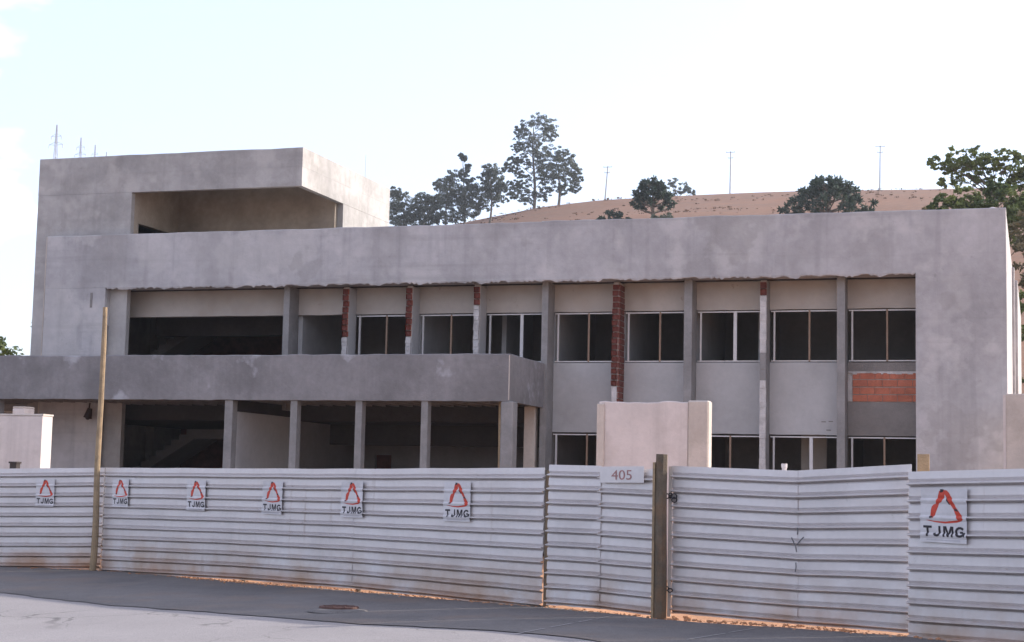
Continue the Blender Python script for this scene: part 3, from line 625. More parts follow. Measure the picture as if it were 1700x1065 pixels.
def stake(parent, x, y, z1, r=0.045):
    bm = bmesh.new(); tube(bm, [(x, y, -0.2), (x, y, z1)], r, 8); obj('stake', bm, M_WOODD, parent)
fa = thing('sheet_metal_fence', 'galvanised corrugated fence left of the tall wooden pole', 'fence', (-21, 30.7, -0.1), 'hoarding fence sections')
sheet(fa, (-28.5, 30.85), (-21.0, 30.67), (-0.33, 1.87), (-0.16, 1.955), 0.0, 18, seed=1); sheet(fa, (-21.03, 30.66), (-18.68, 30.6), (-0.16, 1.955), (-0.09, 2.012), 0.006, 8, seed=2)
rails(fa, (-28.5, 30.9), (-18.7, 30.65), (-0.3, 1.87), (-0.09, 2.0))
fb = thing('sheet_metal_fence', 'galvanised corrugated fence carrying five signs between wooden pole and dark gap', 'fence', (-13, 27.2, -0.05), 'hoarding fence sections')
def Bp(s): return (-18.6+11.45*s, 30.5-6.3*s)
def Bz(s): return (interp([(0, -0.15), (.38, -0.035), (.645, 0.0), (1, -0.03)], s)+0.0, interp([(0, 2.012), (.38, 2.026), (.645, 2.04), (1, 2.086)], s))
for i, (s0, s1) in enumerate(((0, .38), (.378, .645), (.643, 1.0))): sheet(fb, Bp(s0), Bp(s1), Bz(s0), Bz(s1), 0.005*(i % 2), 16, seed=3+i)
rails(fb, Bp(0.01), Bp(0.99), Bz(0), Bz(1))
for s in (0.2, 0.38, 0.645, 0.98): q = Bp(s); stake(fb, q[0]+0.06, q[1]+0.11, 1.95)
gc = thing('sheet_metal_gate', 'narrow corrugated gate leaf with a painted number plate', 'gate', (-6.1, 23.6, 0), 'hoarding gates')
sheet(gc, (-7.05, 24.10), (-6.08, 23.535), (0.03, 2.131), (0.05, 2.118), 0.006, 6, seed=8); sheet(gc, (-6.12, 23.56), (-5.17, 22.99), (0.05, 2.09), (0.03, 2.075), 0.0, 6, seed=9)
rails(gc, (-7.0, 24.12), (-5.2, 23.05), (0.03, 2.1), (0.03, 2.05))
bm = bmesh.new(); tube(bm, [(-7.10, 24.20, -0.1), (-7.10, 24.20, 2.05)], 0.045, 8); obj('hinge_post', bm, M_WOODD, gc)
gd = thing('sheet_metal_gate', 'wide corrugated gate of two sheets wired together right of the thick post', 'gate', (-3.2, 22.4, 0), 'hoarding gates')
sheet(gd, (-4.92, 23.02), (-3.06, 22.33), (0.07, 2.126), (0.045, 2.079), 0.0, 10, seed=11); sheet(gd, (-3.08, 22.36), (-1.50, 21.38), (0.045, 2.079), (0.07, 2.172), 0.003, 10, seed=12)
rails(gd, (-4.9, 23.05), (-3.05, 22.36), (0.05, 2.1), (0.03, 2.07)); rails(gd, (-3.04, 22.35), (-1.55, 21.42), (0.03, 2.07), (0.06, 2.15))
box('edge_strip', M_BLOCKEDGE, gd, -4.975, -4.925, 22.985, 23.01, 0.02, 2.12, bevel=0.003)
fe = thing('sheet_metal_fence', 'galvanised corrugated fence with the largest sign at the right edge', 'fence', (1, 19.5, 0), 'hoarding fence sections')
sheet(fe, (-1.53, 21.30), (0.9, 19.45), (-0.02, 2.074), (0.05, 2.15), 0.02, 14, seed=14); sheet(fe, (0.87, 19.48), (5.0, 16.5), (0.05, 2.15), (0.07, 2.2), 0.012, 14, seed=15); sheet(fe, (4.97, 16.5), (9.5, 13.4), (0.07, 2.2), (0.1, 2.2), 0.02, 14, seed=16)
rails(fe, (-1.45, 21.32), (5.0, 16.58), (0, 2.1), (0.05, 2.2)); stake(fe, 0.95, 19.58, 2.1); stake(fe, 5.05, 16.65, 2.1)
# posts
def tall_pole():
    bm = bmesh.new(); pts = []; rr = []
    for i in range(15):
        z = -0.2+i*5.58/14; pts.append((-18.72+0.012*math.sin(z*1.9)+0.0*z, 30.36+0.01*math.sin(z*2.7), z)); rr.append(0.072-0.022*i/14+random.uniform(-.003, .003))
    tube(bm, pts, rr, 10)
    tag(obj('wooden_pole', bm, M_WOOD), 'tall bare wooden pole standing in front of the fence at left', 'pole')
tall_pole()
gp = thing('gate_post', 'thick weathered timber post between the two gates', 'post', (-5.03, 22.84, 0))
bm = bmesh.new(); pts = [(-5.05+0.006*math.sin(z*3), 22.86, z) for z in (-0.2, 0.3, 0.8, 1.3, 1.8, 2.285)]; tube(bm, pts, [0.098, 0.093, 0.09, 0.088, 0.085, 0.083], 8); obj('post', bm, M_WOODD, gp)
box('side_plank', M_WOOD, gp, -5.165, -5.13, 22.80, 22.92, -0.1, 2.17, bevel=0.004)
def chain(name, label, cx, cy, cz, rings, r=0.03):
    t = thing(name, label, 'chain', (cx, cy, cz))
    for dx, dy, dz, rot in rings:
        bm = bmesh.new(); n, k = 12, 6
        m = Matrix.Translation((cx+dx, cy+dy, cz+dz))@Matrix.Rotation(rot, 4, 'Z')@Matrix.Rotation(R(90), 4, 'X')
        g_ = [[bm.verts.new(m@Vector(((r+0.009*math.cos(2*math.pi*j/k))*math.cos(2*math.pi*i/n)*1.25, (r+0.009*math.cos(2*math.pi*j/k))*math.sin(2*math.pi*i/n), 0.009*math.sin(2*math.pi*j/k)))) for j in range(k)] for i in range(n)]
        for i in range(n):
            for j in range(k): bm.faces.new((g_[i][j], g_[(i+1)%n][j], g_[(i+1)%n][(j+1)%k], g_[i][(j+1)%k]))
        obj('link', bm, M_CHAIN, t, smooth=True)
chain('gate_chain', 'dark chain loop closing the gate high on the thick post', -4.93, 22.93, 1.70, [(-0.06, 0, 0.0, 0.2), (0.0, -0.02, 0.01, 1.2), (0.045, 0, 0.0, 0.1), (0.05, 0.01, -0.05, 0.8)], 0.034)
chain('gate_chain', 'dark chain loop closing the gate low on the thick post', -4.96, 22.92, 0.40, [(-0.05, 0, 0.0, 0.2), (0.0, -0.02, 0.015, 1.2), (0.04, 0, -0.01, 0.3)], 0.026)
wt = thing('wire_tie', 'dark twisted wire tying the two sheets of the wide gate together', 'wire', (-3.06, 22.24, 0.9))
for pts in ([(-3.14, 22.26, 1.19), (-3.11, 22.24, 1.13), (-3.08, 22.235, 1.07), (-3.07, 22.24, 1.00)], [(-2.97, 22.19, 1.20), (-3.02, 22.21, 1.15), (-3.06, 22.225, 1.10)], [(-3.06, 22.25, 1.32), (-3.055, 22.235, 1.27), (-3.06, 22.24, 1.23)], [(-3.08, 22.25, 0.86), (-3.075, 22.235, 0.80), (-3.085, 22.24, 0.74)]):
    bm = bmesh.new(); tube(bm, pts, 0.009, 6); obj('wire', bm, M_STEELD, wt)

# ------------------------------------------------------------------ printed signs
def text_mesh(txt, size, bold=0.0, xs=1.0):
    c = bpy.data.curves.new('txt', 'FONT'); c.body = txt; c.size = size; c.align_x = 'CENTER'; c.extrude = 0.001; c.offset = bold; c.resolution_u = 4
    o = bpy.data.objects.new('txt', c); COL.objects.link(o); dg = bpy.context.evaluated_depsgraph_get(); dg.update()
    me = bpy.data.meshes.new_from_object(o.evaluated_get(dg)); COL.objects.unlink(o); bpy.data.objects.remove(o)
    for v in me.vertices: v.co.x *= xs
    return me
EMB = {'red': [[(436,352),(470,336),(503,352),(492,420),(470,470),(430,488),(398,492)], [(398,490),(436,486),(412,552),(376,642),(334,644),(342,560),(350,524),(372,500)], [(478,340),(520,344),(548,372),(590,452),(626,524),(670,580),(712,650),(690,664),(652,662),(618,600),(600,548),(566,500),(520,432)], [(288,668),(400,690),(510,699),(640,684),(700,664),(640,660),(510,678),(400,676),(330,668)]],
       'dark': [[(448,332),(488,334),(482,360),(446,372)], [(332,626),(374,620),(360,644),(334,646)], [(512,420),(540,450),(562,500),(548,496),(524,452)], [(604,530),(640,546),(652,570),(612,560)]]}
def stroke(bm, pts, wd, y):
    """a thick pen stroke through pts (x, z)"""
    Lp, Rp = [], []
    for i, p in enumerate(pts):
        p = Vector(p); d1 = (p-Vector(pts[i-1])).normalized() if i else (Vector(pts[1])-p).normalized(); d2 = (Vector(pts[i+1])-p).normalized() if i < len(pts)-1 else d1
        n1 = Vector((-d1.y, d1.x)); n2 = Vector((-d2.y, d2.x)); m = (n1+n2).normalized(); k = wd/2/max(0.5, m.dot(n1))
        Lp.append(p+m*k); Rp.append(p-m*k)
    A = [bm.verts.new((q.x, y, q.y)) for q in Lp]; C = [bm.verts.new((q.x, y, q.y)) for q in Rp]
    for i in range(len(pts)-1): bm.faces.new((A[i], A[i+1], C[i+1], C[i]))
def letters():
    bm = bmesh.new(); h = 0.135; t = 0.030
    stroke(bm, [(-0.275, h-t/2), (-0.155, h-t/2)], t, 0); stroke(bm, [(-0.215, 0), (-0.215, h-t)], t, 0)
    stroke(bm, [(-0.05, h), (-0.05, 0.045), (-0.058, 0.024), (-0.078, 0.015), (-0.100, 0.018), (-0.115, 0.034), (-0.118, 0.046)], t, 0)
    m_ = [(0.0, 0), (0.0, h), (0.042, h), (0.069, 0.048), (0.096, h), (0.138, h), (0.138, 0), (0.111, 0), (0.111, 0.095), (0.080, 0), (0.058, 0), (0.027, 0.095), (0.027, 0)]
    bm.faces.new([bm.verts.new((x, 0, z)) for x, z in m_])
    g_ = [(0.228+0.054*math.cos(R(a)), h/2+(h/2-t/2)*math.sin(R(a))) for a in range(38, 331, 24)]+[(0.282, 0.030), (0.282, 0.062)]
    stroke(bm, g_, t, 0); stroke(bm, [(0.226, 0.062), (0.268, 0.062)], t*0.85, 0)
    bmesh.ops.triangulate(bm, faces=[f for f in bm.faces if len(f.verts) > 4])
    me = bpy.data.meshes.new('lettering'); bm.to_mesh(me); bm.free(); return me
lettering = letters()
def flat(bm, poly, X, Zf, y):
    bm.faces.new([bm.verts.new((X(px), y, Zf(pz))) for px, pz in poly])
def sign(label, cx, cy, zt, wd, ht, ang, zspan, seed, off):
    """a printed sheet glued over the ribs; cx, cy on the fence line, zspan = (bottom, top) of the sheet there"""
    base = Matrix.Translation((cx, cy, zt-ht))@Matrix.Rotation(ang, 4, 'Z')
    t = bpy.data.objects.new('court_sign', None); t.empty_display_size = 0.2; COL.objects.link(t); t.matrix_world = base; WM[t] = base
    tag(t, label, 'sign', 'printed signs on the fence')
    zl = sorted({zspan[1]-(zspan[1]-zspan[0])*(k+q[0])/10 for k in range(10) for q in PRS})
    rot = random.uniform(-0.010, 0.010)
    def drape(bm, lift):
        bmesh.ops.rotate(bm, verts=bm.verts, cent=(0, 0, ht/2), matrix=Matrix.Rotation(rot, 3, 'Y'))
        for z in zl:
            if 0 < z-(zt-ht) < ht:
                bmesh.ops.bisect_plane(bm, geom=bm.verts[:]+bm.edges[:]+bm.faces[:], plane_co=(0, 0, z-(zt-ht)), plane_no=(0, 0, 1), dist=1e-5)
        for vtx in bm.verts:
            v = (zspan[1]-(vtx.co.z+zt-ht))/(zspan[1]-zspan[0]); wx = base@Vector((vtx.co.x, 0, 0))
            vtx.co.y = -(prof((v*10) % 1.0, PRS)+wobble(wx.x, wx.y, v, seed)+off+lift)
    def put(name, bm, m, lift):
        drape(bm, lift); me = bpy.data.meshes.new(name); bm.to_mesh(me); bm.free(); me.materials.append(m)
        o = bpy.data.objects.new(name, me); COL.objects.link(o); o.parent = t; WM[o] = base; return o
    bm = bmesh.new(); xs = [-wd/2+wd*i/6 for i in range(7)]
    g_ = [[bm.verts.new((x+0.004*random.uniform(-1, 1), 0, z)) for x in xs] for z in (0, ht)]
    for i in range(6): bm.faces.new((g_[0][i], g_[0][i+1], g_[1][i+1], g_[1][i]))
    put('backing', bm, M_STICK, 0.0)
    s = wd/520
    X = lambda px: (px-485)*s
    Z = lambda py: ht*(1-(py-322)/(905-322))
    bm = bmesh.new(); [flat(bm, p_, X, Z, 0) for p_ in EMB['red']]; put('emblem', bm, M_RED, 0.002)
    bm = bmesh.new(); [flat(bm, p_, X, Z, 0) for p_ in EMB['dark']]; put('emblem_shading', bm, M_INK, 0.0035)
    sc = wd/0.6*0.95
    bm = bmesh.new(); bm.from_mesh(lettering); bmesh.ops.scale(bm, verts=bm.verts, vec=(sc, 1, sc*ht/wd*0.92)); bmesh.ops.translate(bm, verts=bm.verts, vec=(0, 0, ht*0.108))
    put('lettering', bm, M_INK, 0.002)
    bm = bmesh.new(); x = -wd*0.36
    while x < wd*0.36:
        q = random.uniform(0.01, 0.03)*sc; xe = min(x+q, wd*.36); z0, z1 = ht*0.035, ht*0.035+0.014*sc
        bm.faces.new([bm.verts.new(c) for c in ((x, 0, z0), (xe, 0, z0), (xe, 0, z1), (x, 0, z1))]); x += q+0.008*sc
    put('caption', bm, M_INKG, 0.002)
angA = math.atan2(-0.15, 5.3); angB = math.atan2(-6.3, 11.45); angE = math.atan2(-1.85, 2.43)
def onfence(x, y, ang, d=0.052): return (x+math.sin(ang)*d, y-math.cos(ang)*d)
for lab, x, y, zt, wd, ht, an in (
    ('smallest white TJMG sign, on the fence left of the tall wooden pole', -20.10, 30.64, 1.745, 0.46, 0.58, angA),
    ('white TJMG sign on the fence just right of the tall wooden pole', -17.98, 30.16, 1.78, 0.64, 0.57, angB),
    ('white TJMG sign, second to the right of the tall wooden pole', -15.50, 28.79, 1.785, 0.64, 0.58, angB),
    ('white TJMG sign in the middle of the five between pole and gate', -13.29, 27.58, 1.80, 0.62, 0.60, angB),
    ('white TJMG sign straddling the sheet joint, fourth right of the pole', -11.23, 26.45, 1.815, 0.60, 0.61, angB),
    ('white TJMG sign on the fence nearest to the dark gap and gates', -8.85, 25.14, 1.845, 0.64, 0.63, angB),
    ('largest white TJMG sign, on the fence at the right edge', -1.06, 20.942, 1.875, 0.72, 0.66, angE)):
    if an == angA: zs, sd_, of = (-0.12, 1.98), 2, 0.006
    elif an == angE: zs, sd_, of = ((-0.02+0.07*0.19), 2.074+0.076*0.19), 14, 0.02
    else:
        q = (x+18.6)/11.45; i = 0 if q < .379 else 1 if q < .644 else 2; s0, s1 = ((0, .38), (.378, .645), (.643, 1.0))[i]; f_ = (q-s0)/(s1-s0)
        zs = tuple(Bz(s0)[k]+(Bz(s1)[k]-Bz(s0)[k])*f_ for k in (0, 1)); sd_, of = 3+i, 0.005*(i % 2)
    sign(lab, x, y, zt, wd, ht, an, zs, sd_, of)
def number_plate():
    a = math.atan2(-1.12, 1.85)
    px, py = onfence(-5.67, 23.29, a, 0.072); base = Matrix.Translation((px, py, 1.875))@Matrix.Rotation(a, 4, 'Z')@Matrix.Rotation(R(-0.5), 4, 'Y')
    t = bpy.data.objects.new('number_plate', None); COL.objects.link(t); t.matrix_world = base; WM[t] = base
    tag(t, 'grey metal house number plate painted 405 on the narrow gate', 'number plate')
    bm = bmesh.new(); bx(bm, -0.46, 0.44, -0.006, 0, 0.0, 0.235); bmesh.ops.bevel(bm, geom=bm.edges[:], offset=0.002, segments=1, affect='EDGES')
    me = bpy.data.meshes.new('plate'); bm.to_mesh(me); bm.free(); me.materials.append(M_SHEET); o = bpy.data.objects.new('plate', me); COL.objects.link(o); o.parent = t
    me = text_mesh('405', 0.20, 0.0, 1.45); me.materials.clear(); me.materials.append(M_PAINTRED)
    o = bpy.data.objects.new('painted_number', me); COL.objects.link(o); o.parent = t; o.rotation_euler = (R(90), 0, 0); o.location = (0.0, -0.009, 0.045)
number_plate()

# ------------------------------------------------------------------ trees
def leaves(bm, c, rad, n, size, flat=1.0, droop=0.0):
    for _ in range(n):
        while True:
            v = Vector((random.uniform(-1, 1), random.uniform(-1, 1), random.uniform(-1, 1)))
            if v.length <= 1: break
        p = Vector(c)+Vector((v.x*rad, v.y*rad, v.z*rad*flat))
        s = size*random.uniform(0.6, 1.3)
        a = Vector((random.gauss(0, 1), random.gauss(0, 1), random.gauss(0, 0.7)-droop*1.2)).normalized(); b = a.cross(Vector((random.gauss(0, 1), random.gauss(0, 1), random.gauss(0, 1)))).normalized()
        bm.faces.new([bm.verts.new(p+a*s), bm.verts.new(p+b*s*0.45), bm.verts.new(p-a*s), bm.verts.new(p-b*s*0.45)])
def tree(name, label, cat, base, clumps, trunk_r, leaf, m, per=90, sub=7, group=None, lean=0.0, flat=0.8, trunk_to=0.8, droop=0.0, fork=0.35, subr=0.42):
    x, y, z = base; t = thing(name, label, cat, base, group)
    top = max(c[1] for c in clumps)*trunk_to
    bm = bmesh.new(); n = 7; tp = []
    for i in range(n): s = i/(n-1); tp.append(Vector((x+lean*top*s+0.02*top*math.sin(s*5+x), y+0.015*top*math.sin(s*4), z-0.3+(top+0.3)*s)))
    tube(bm, tp, [trunk_r*(1.15-0.85*i/(n-1)) for i in range(n)], 7); obj('trunk', bm, M_BARK, t)
    bm = bmesh.new(); lb = bmesh.new()
    for dx, dz, r in clumps:
        c = Vector((x+dx, y+random.uniform(-0.7, 0.7)*max(r, abs(dx)*0.5), z+dz))
        s = min(0.97, max(0.15, (dz-abs(dx)*0.5-r*0.4)/top)) if top > 0 else 0.5
        s = max(fork*0.6, s); k = s*(n-1); i = min(n-2, int(k)); q = tp[i].lerp(tp[i+1], k-i)
        mid = q.lerp(c, 0.55)+Vector((0, 0, 0.08*(c-q).length))
        tube(bm, [q, mid, c], [trunk_r*0.26, trunk_r*0.18, trunk_r*0.07], 5)
        for _ in range(sub):
            while True:
                v = Vector((random.uniform(-1, 1), random.uniform(-1, 1), random.uniform(-1, 1)))
                if v.length <= 1: break
            cc = c+Vector((v.x*r*1.35, v.y*r*1.35, v.z*r*flat*1.35))
            leaves(lb, cc, r*subr, max(3, per//sub), leaf, flat*0.75, droop)
            if random.random() < 3.5/sub: tube(bm, [mid, mid.lerp(cc, 0.6)+Vector((0, 0, 0.03*r)), cc], [trunk_r*0.10, trunk_r*0.07, trunk_r*0.03], 4)
    obj('limbs', bm, M_BARK, t)
    obj('crown', lb, m, t, kind='leaf')
    return t
E1 = (-106.0, 345.0)
s_ = 1/7.35
def cl(L_, x0, y0, s): return [((x-x0)*s, (y0-y)*s, r*s) for x, y, r in L_]
tree('eucalyptus_tree', 'tallest eucalyptus with an airy crown on the left of the hill crest', 'tree', (*E1, hz(*E1)),
     cl([(880,200,17),(903,204,15),(866,214,12),(912,218,12),(872,232,16),(897,236,17),(857,240,9),(888,255,16),(905,262,16),(848,266,11),(862,262,10),(842,276,8),(856,281,8),(890,280,15),(910,290,15),(873,300,12),(852,304,10),(862,318,12),(846,322,8),(880,325,12),(898,318,12)], 885, 343, s_), 0.34, 0.21, M_EUC, per=1150, sub=34, group='trees on the hill crest', trunk_to=0.93, droop=0.8, subr=0.25)
tree('eucalyptus_tree', 'rounded eucalyptus with drooping branches right beside the tallest tree', 'tree', (-100.4, 346.0, hz(-100.4, 346)),
     cl([(917,262,15),(932,258,12),(947,270,13),(957,284,12),(915,285,16),(934,284,14),(948,300,12),(961,298,9),(920,305,14),(938,314,10),(957,314,8)], 930, 340, s_), 0.30, 0.21, M_EUC, per=1050, sub=28, group='trees on the hill crest', droop=1.2, subr=0.28)
for lab, X, Y, px0, L_ in (
    ('dark eucalyptus at the near end of the grove beside the tower wall', -126.0, 318.0, 668, [(664,384,12),(650,368,12),(662,342,13),(655,330,9),(672,346,14),(660,360,15),(682,360,13),(650,350,13),(668,374,15),(686,374,10)]),
    ('low eucalyptus between the tower wall and the grove', -121.5, 318.0, 702, [(690,384,12),(712,384,12),(700,346,12),(710,356,13),(692,362,12),(716,368,12),(702,374,14)]),
    ('broad dark eucalyptus in the middle of the grove', -116.5, 318.0, 746, [(730,380,13),(750,384,13),(770,380,12),(756,316,12),(742,330,14),(732,344,12),(757,336,15),(748,354,14),(768,350,14),(730,326,8),(726,360,12),(748,368,15),(768,366,14)]),
    ('spindly eucalyptus with a bare spire rising over the grove', -113.0, 319.0, 772, [(782,376,12),(771,290,5),(764,284,3.5),(776,303,5),(772,318,9),(780,332,10),(786,345,13),(772,350,13),(790,360,12),(776,366,12)]),
    ('rounded eucalyptus at the right end of the grove below the tallest tree', -107.5, 320.0, 812, [(800,372,12),(820,366,11),(808,318,11),(800,330,10),(820,328,11),(812,342,13),(828,342,10),(798,348,13),(812,356,13),(832,350,8)])):
    tree('eucalyptus_tree', lab, 'tree', (X, Y, hz(X, Y)), [((x-px0)/7.95, (hzpy-y)/7.95+2.0, r/7.95) for x, y, r in L_ for hzpy in (392,)], 0.24, 0.21, M_EUC, per=1050, sub=26, group='trees of the grove', droop=0.7, subr=0.34)
tree('spreading_tree', 'flat-crowned tree peeping over the crest behind the candelabra pine', 'tree', (-79.0, 368.0, hz(-79, 368)), cl([(1108,296,7),(1120,295,8),(1132,300,8),(1142,307,7),(1150,313,5),(1100,303,6),(1122,308,7)], 1120, 338, 1/6.95), 0.3, 0.38, M_EUC, per=110, sub=7)
def araucaria(label, base, height, tiers, rad_fn, tuft, seed):
    random.seed(seed); x, y, z = base
    t = thing('araucaria_tree', label, 'tree', base, 'candelabra pines on the slope')
    bm = bmesh.new(); tube(bm, [(x, y, z-0.3), (x+0.05, y, z+height*0.5), (x, y, z+height*0.97)], [0.33, 0.25, 0.1], 8); obj('trunk', bm, M_BARK, t)
    bm = bmesh.new(); lb = bmesh.new()
    for f, n in tiers:
        r = rad_fn(f); zb = z+height*f
        for k in range(n):
            a = 2*math.pi*(k+random.uniform(-.3, .3))/n; rr = r*random.uniform(0.82, 1.1)
            dx, dy = math.cos(a), math.sin(a); up = 0.28*rr*(f-0.45)*2+0.1*rr
            end = Vector((x+dx*rr, y+dy*rr, zb+up+random.uniform(-.25, .25)))
            st = Vector((x, y, zb-0.25*rr)); md = st.lerp(end, 0.6)+Vector((0, 0, -0.12*rr))
            tube(bm, [st, md, end], [0.085, 0.06, 0.03], 5)
            for s, tr in ((1.0, tuft), (0.82, tuft*0.8)) if rr > 1.2 else ((1.0, tuft),):
                c = st.lerp(end, s) if s == 1 else md.lerp(end, 0.5)
                for j in range(52):
                    d = Vector((random.gauss(0, 1), random.gauss(0, 1), random.gauss(0, 0.8))).normalized(); q = c+d*tr*random.uniform(0.25, 1.0); e = d.cross(Vector((random.gauss(0, 1), random.gauss(0, 1), random.gauss(0, 1)))).normalized()*0.09
                    lb.faces.new([lb.verts.new(q-d*0.22), lb.verts.new(q+e), lb.verts.new(q+d*0.26), lb.verts.new(q-e)])
    obj('limbs', bm, M_BARK, t); obj('crown', lb, M_ARA, t, kind='leaf')
bz = hz(-20.4, 170)
araucaria('wide umbrella-shaped araucaria showing above the middle of the roof band', (-20.4, 170.0, bz), 33.7-bz, [(1.0, 3), (0.975, 6), (0.93, 9), (0.87, 11), (0.79, 12), (0.70, 12), (0.64, 7)], lambda f: 0.35+3.95*max(0, min(1, (1.02-f)/0.33))**0.72, 0.46, 21)
bz = hz(-42.3, 185)
araucaria('rounded dark araucaria below the flat-crowned tree on the slope', (-42.3, 185.0, bz), 37.3-bz, [(1.0, 4), (0.97, 8), (0.92, 9), (0.86, 9), (0.80, 8), (0.74, 5)], lambda f: 0.3+2.0*max(0, min(1, (1.03-f)/0.24))**0.6, 0.42, 22)
random.seed(30)
tree('bush', 'low dark bush on the slope left of the rounded araucaria', 'bush', (-46.6, 184.0, 29.5), [(-1.3, 3.4, .7), (-.3, 4.1, .8), (.7, 3.8, .8), (1.5, 3.3, .7), (0, 3.0, 1.0)], 0.1, 0.22, M_ARA, per=260, sub=7, subr=0.6)
tree('bush', 'small grey-green bush under the rounded araucaria', 'bush', (-41.0, 183.0, 29.2), [(-.6, 3.6, .6), (.3, 3.7, .6), (1.1, 3.5, .6)], 0.08, 0.2, M_EUC, per=160, sub=7, subr=0.6)
# right-hand trees behind the building
rz = hz(-3.0, 95)
tree('broadleaf_tree', 'green broad-crowned tree on bare stems above the right corner of the building', 'tree', (-2.1, 95.0, rz), [(-3.0, 20.5-rz, .55), (-2.6, 19.9-rz, .6), (-1.9, 20.7-rz, .75), (-1.3, 21.0-rz, .7), (-1.7, 20.0-rz, .8), (-.9, 20.3-rz, .75), (-.6, 19.6-rz, .5), (-.2, 20.5-rz, .6), (.5, 20.6-rz, .7), (1.0, 20.1-rz, .75), (1.6, 20.2-rz, .7), (2.0, 19.6-rz, .7), (1.3, 19.4-rz, .5), (2.8, 19.8-rz, .8), (3.6, 19.5-rz, .8), (4.4, 20.0-rz, .9)], 0.16, 0.13, M_BROAD, per=430, sub=26, trunk_to=0.86, fork=0.75, subr=0.24)
for lab, X, Y, L_, mm in (
    ('olive shrubby tree just over the right end of the parapet', -3.1, 84.0, [(-1.2, 15.9, .7), (-.5, 16.3, .8), (.3, 16.0, .8), (-.9, 15.0, 1.0), (0.1, 14.9, 1.1), (.9, 15.2, .8)], M_BROAD),
    ('taller mixed shrub behind the right corner of the parapet', -1.2, 85.0, [(-.6, 17.3, .55), (-.2, 16.5, .8), (.6, 16.4, .8), (1.3, 16.2, .8), (0.2, 15.3, 1.1), (1.4, 14.9, 1.1), (-.8, 15.4, .8)], M_BROAD),
    ('dry brownish shrub beside the sunlit right flank', 0.6, 80.0, [(-.6, 14.2, 1.0), (.4, 14.6, 1.0), (-.2, 12.8, 1.2), (.9, 12.9, 1.2), (0.1, 11.5, 1.1), (1.8, 13.6, 1.2)], M_DRYLEAF),
    ('green tree right of the sunlit flank, partly out of the picture', 0.9, 75.5, [(-.6, 10.6, 1.0), (.5, 10.9, 1.1), (-.5, 9.2, 1.0), (.6, 9.0, 1.2), (-.3, 7.8, .9), (.7, 7.5, 1.1), (1.6, 9.6, 1.3), (1.6, 11.9, 1.3)], M_BROAD),
    ('dark low tree behind the right boundary wall', 0.7, 73.0, [(-.5, 6.3, 1.0), (.4, 6.2, 1.0), (-.4, 4.8, 1.1), (.7, 4.6, 1.2), (0, 3.3, 1.2), (1.7, 5.4, 1.3)], M_BROAD),
    ('small dry shrub on the parapet line left of the olive tree', -5.3, 88.0, [(-.5, 16.3, .4), (0, 16.6, .4), (.5, 16.1, .5), (-.9, 15.9, .4), (0, 15.5, .7)], M_DRYLEAF)):
    gzz = hz(X, Y); tree('shrub_tree', lab, 'tree', (X, Y, gzz), [(a, b-gzz, c) for a, b, c in L_], 0.1, 0.13, mm, per=900, sub=30, subr=0.28, trunk_to=0.8, fork=0.3)
for lab, X, Y, L_ in (('green treetop left of the building above the canopy', -56.5, 80.0, [(-1.0, 7.4, .8), (0, 7.8, .6), (.7, 7.5, .5), (-2.2, 7.3, 1.0), (-.5, 7.4, 1.2), (.8, 7.2, 1.0), (1.2, 6.0, 1.1), (0, 5.8, 1.3), (1.8, 5.2, .8), (.6, 4.4, 1.0), (1.8, 4.2, .9)]),
                      ('thin twiggy treetop against the left wall of the tower', -54.4, 82.0, [(-.4, 8.6, .3), (.2, 8.8, .25), (.5, 8.2, .35), (-.3, 7.9, .45), (.2, 7.0, .8), (0, 5.6, .9)])):
    tree('broadleaf_tree', lab, 'tree', (X, Y, hz(X, Y)), L_, 0.12, 0.15, M_BROAD, per=260, sub=8, subr=0.5)
# dry tussocks scattered over the pasture
def tussocks():
    bm = bmesh.new(); random.seed(5)
    for i in range(2200):
        y = random.uniform(225, 352); x = random.uniform(-0.42, 0.02)*y; z = hz(x, y)
        if noise.noise(Vector((x*0.06, y*0.06, 2)))+0.35*noise.noise(Vector((x*0.3, y*0.3, 7))) < random.uniform(-0.15, 0.3): continue
        r = random.uniform(0.15, 0.5)*(1.6 if random.random() < 0.12 else 1)
        for k in range(9):
            a = random.uniform(0, 6.28); q = Vector((x+math.cos(a)*r*random.random(), y+math.sin(a)*r*0.6, z+r*0.18)); s = r*random.uniform(.25, .5)
            d = Vector((random.gauss(0, 1), random.gauss(0, 1), random.uniform(0.0, .25))).normalized(); e = d.cross(Vector((0.3, 1, 0.2))).normalized()
            bm.faces.new([bm.verts.new(q-e*s), bm.verts.new(q+d*s*0.8), bm.verts.new(q+e*s), bm.verts.new(q-Vector((0, 0, s*.6)))])
    tag(obj('tussocks', bm, M_TUSSOCK, recentre=False, kind='leaf'), 'dry brown tussocks dotted over the pasture hill', 'grass', kind='stuff')
tussocks()

# ------------------------------------------------------------------ poles on the crest, pylons
def upole(label, x, y, h, lean):
    z = hz(x, y); t = thing('utility_pole', label, 'pole', (x, y, z), 'utility poles along the crest')
    bm = bmesh.new(); tube(bm, [(x, y, z-0.5), (x+lean*h, y, z+h)], [0.17, 0.11], 8); obj('post', bm, M_POLE, t)
    for dz, w_ in ((0.25, 1.0), (1.5, 0.6)):
        bm = bmesh.new(); cx = x+lean*(h-dz); bx(bm, cx-w_, cx+w_, y-0.17, y-0.12, z+h-dz-0.06, z+h-dz+0.06); ca = obj('crossarm', bm, M_POLE, t)
        for q in (-0.9, 0, 0.9):
            bm = bmesh.new(); tube(bm, [(cx+q*w_, y-0.15, z+h-dz+0.061), (cx+q*w_, y-0.15, z+h-dz+0.28)], 0.05, 6); obj('insulator', bm, M_POLE, ca)
upole('leaning utility pole on the crest right of the tall trees', -89.6, 345.0, 7.4, 0.075)
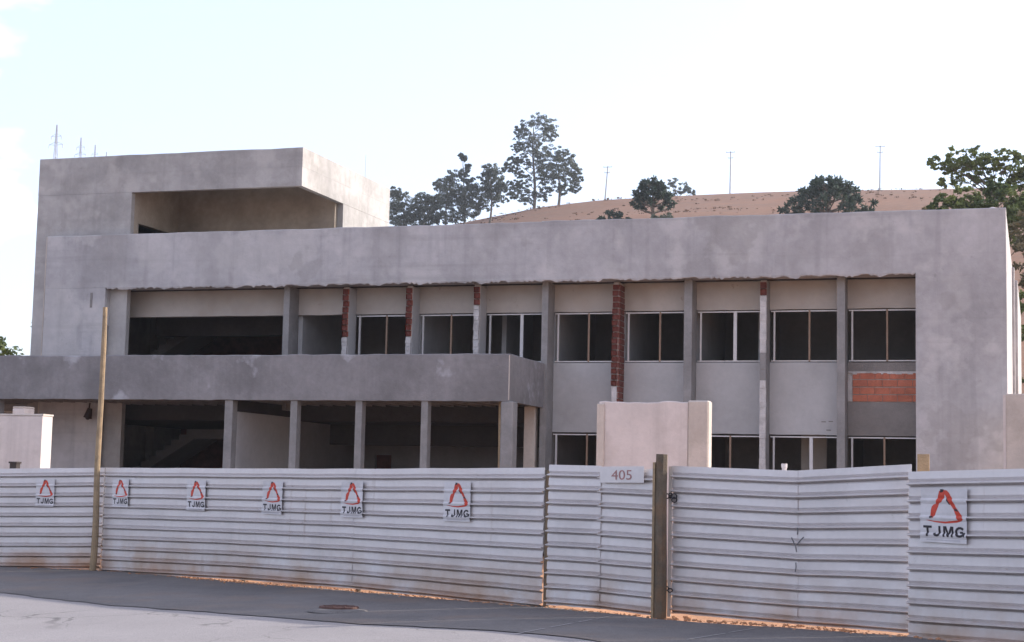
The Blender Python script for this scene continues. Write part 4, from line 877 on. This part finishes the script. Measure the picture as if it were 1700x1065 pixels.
upole('upright utility pole in the middle of the crest', -62.8, 349.0, 9.0, 0.01)
upole('utility pole on the crest above the umbrella-shaped araucaria', -31.1, 349.0, 9.2, 0.012)
def pylon(label, x, y, top, wd):
    z = hz(x, y); h = top-z; t = thing('lattice_pylon', label, 'pylon', (x, y, z), 'power line pylons')
    bm = bmesh.new(); n = 26; lv = []
    for i in range(n+1):
        s = i/n; ww = wd*(1-s)**1.1*0.5+0.05; lv.append([(x+sx*ww, y+sy*ww, z+h*s) for sx, sy in ((-1,-1),(1,-1),(1,1),(-1,1))])
    for a, b in zip(lv, lv[1:]):
        for k in range(4):
            beam(bm, a[k], b[k], 0.08); beam(bm, a[k], b[(k+1)%4], 0.035); beam(bm, b[k], b[(k+1)%4], 0.035)
    obj('lattice', bm, M_STEEL, t)
    for f, l_ in ((0.93, 1.1), (0.96, 0.8)):
        bm = bmesh.new(); zz = z+h*f
        for sx in (-1, 1):
            beam(bm, (x, y, zz+0.4), (x+sx*l_, y, zz), 0.05); beam(bm, (x, y, zz-0.1), (x+sx*l_, y, zz), 0.05); tube(bm, [(x+sx*l_, y, zz), (x+sx*l_, y, zz-0.5)], 0.05, 6)
        obj('crossarm', bm, M_STEEL, t)
pylon('nearest and tallest lattice pylon over the left corner of the tower', -131.2, 198.0, 51.4, 3.0)
pylon('second lattice pylon over the tower roof, lower than the nearest', -160.6, 250.0, 61.9, 3.4)
pylon('third lattice pylon, small, over the tower roof', -189.2, 300.0, 72.2, 3.4)
pylon('farthest and smallest lattice pylon tip just over the tower roof', -217.5, 350.0, 82.0, 3.4)

# ------------------------------------------------------------------ hazy air
def haze():
    bm = bmesh.new(); bx(bm, -1650, 1650, -1650, 1650, -2.0, 95.0)
    m = bpy.data.materials.new('haze_air'); m.use_nodes = True; n = m.node_tree.nodes; n.clear()
    o = n.new('ShaderNodeOutputMaterial'); v = n.new('ShaderNodeVolumePrincipled'); v.inputs['Color'].default_value = (0.86, 0.92, 1.0, 1); v.inputs['Density'].default_value = 0.0002; v.inputs['Anisotropy'].default_value = 0.3
    m.node_tree.links.new(v.outputs[0], o.inputs['Volume'])
    h = obj('haze', bm, m, recentre=False); h['kind'] = 'stuff'; h['label'] = 'thin pale haze in the air over the hill'
haze()
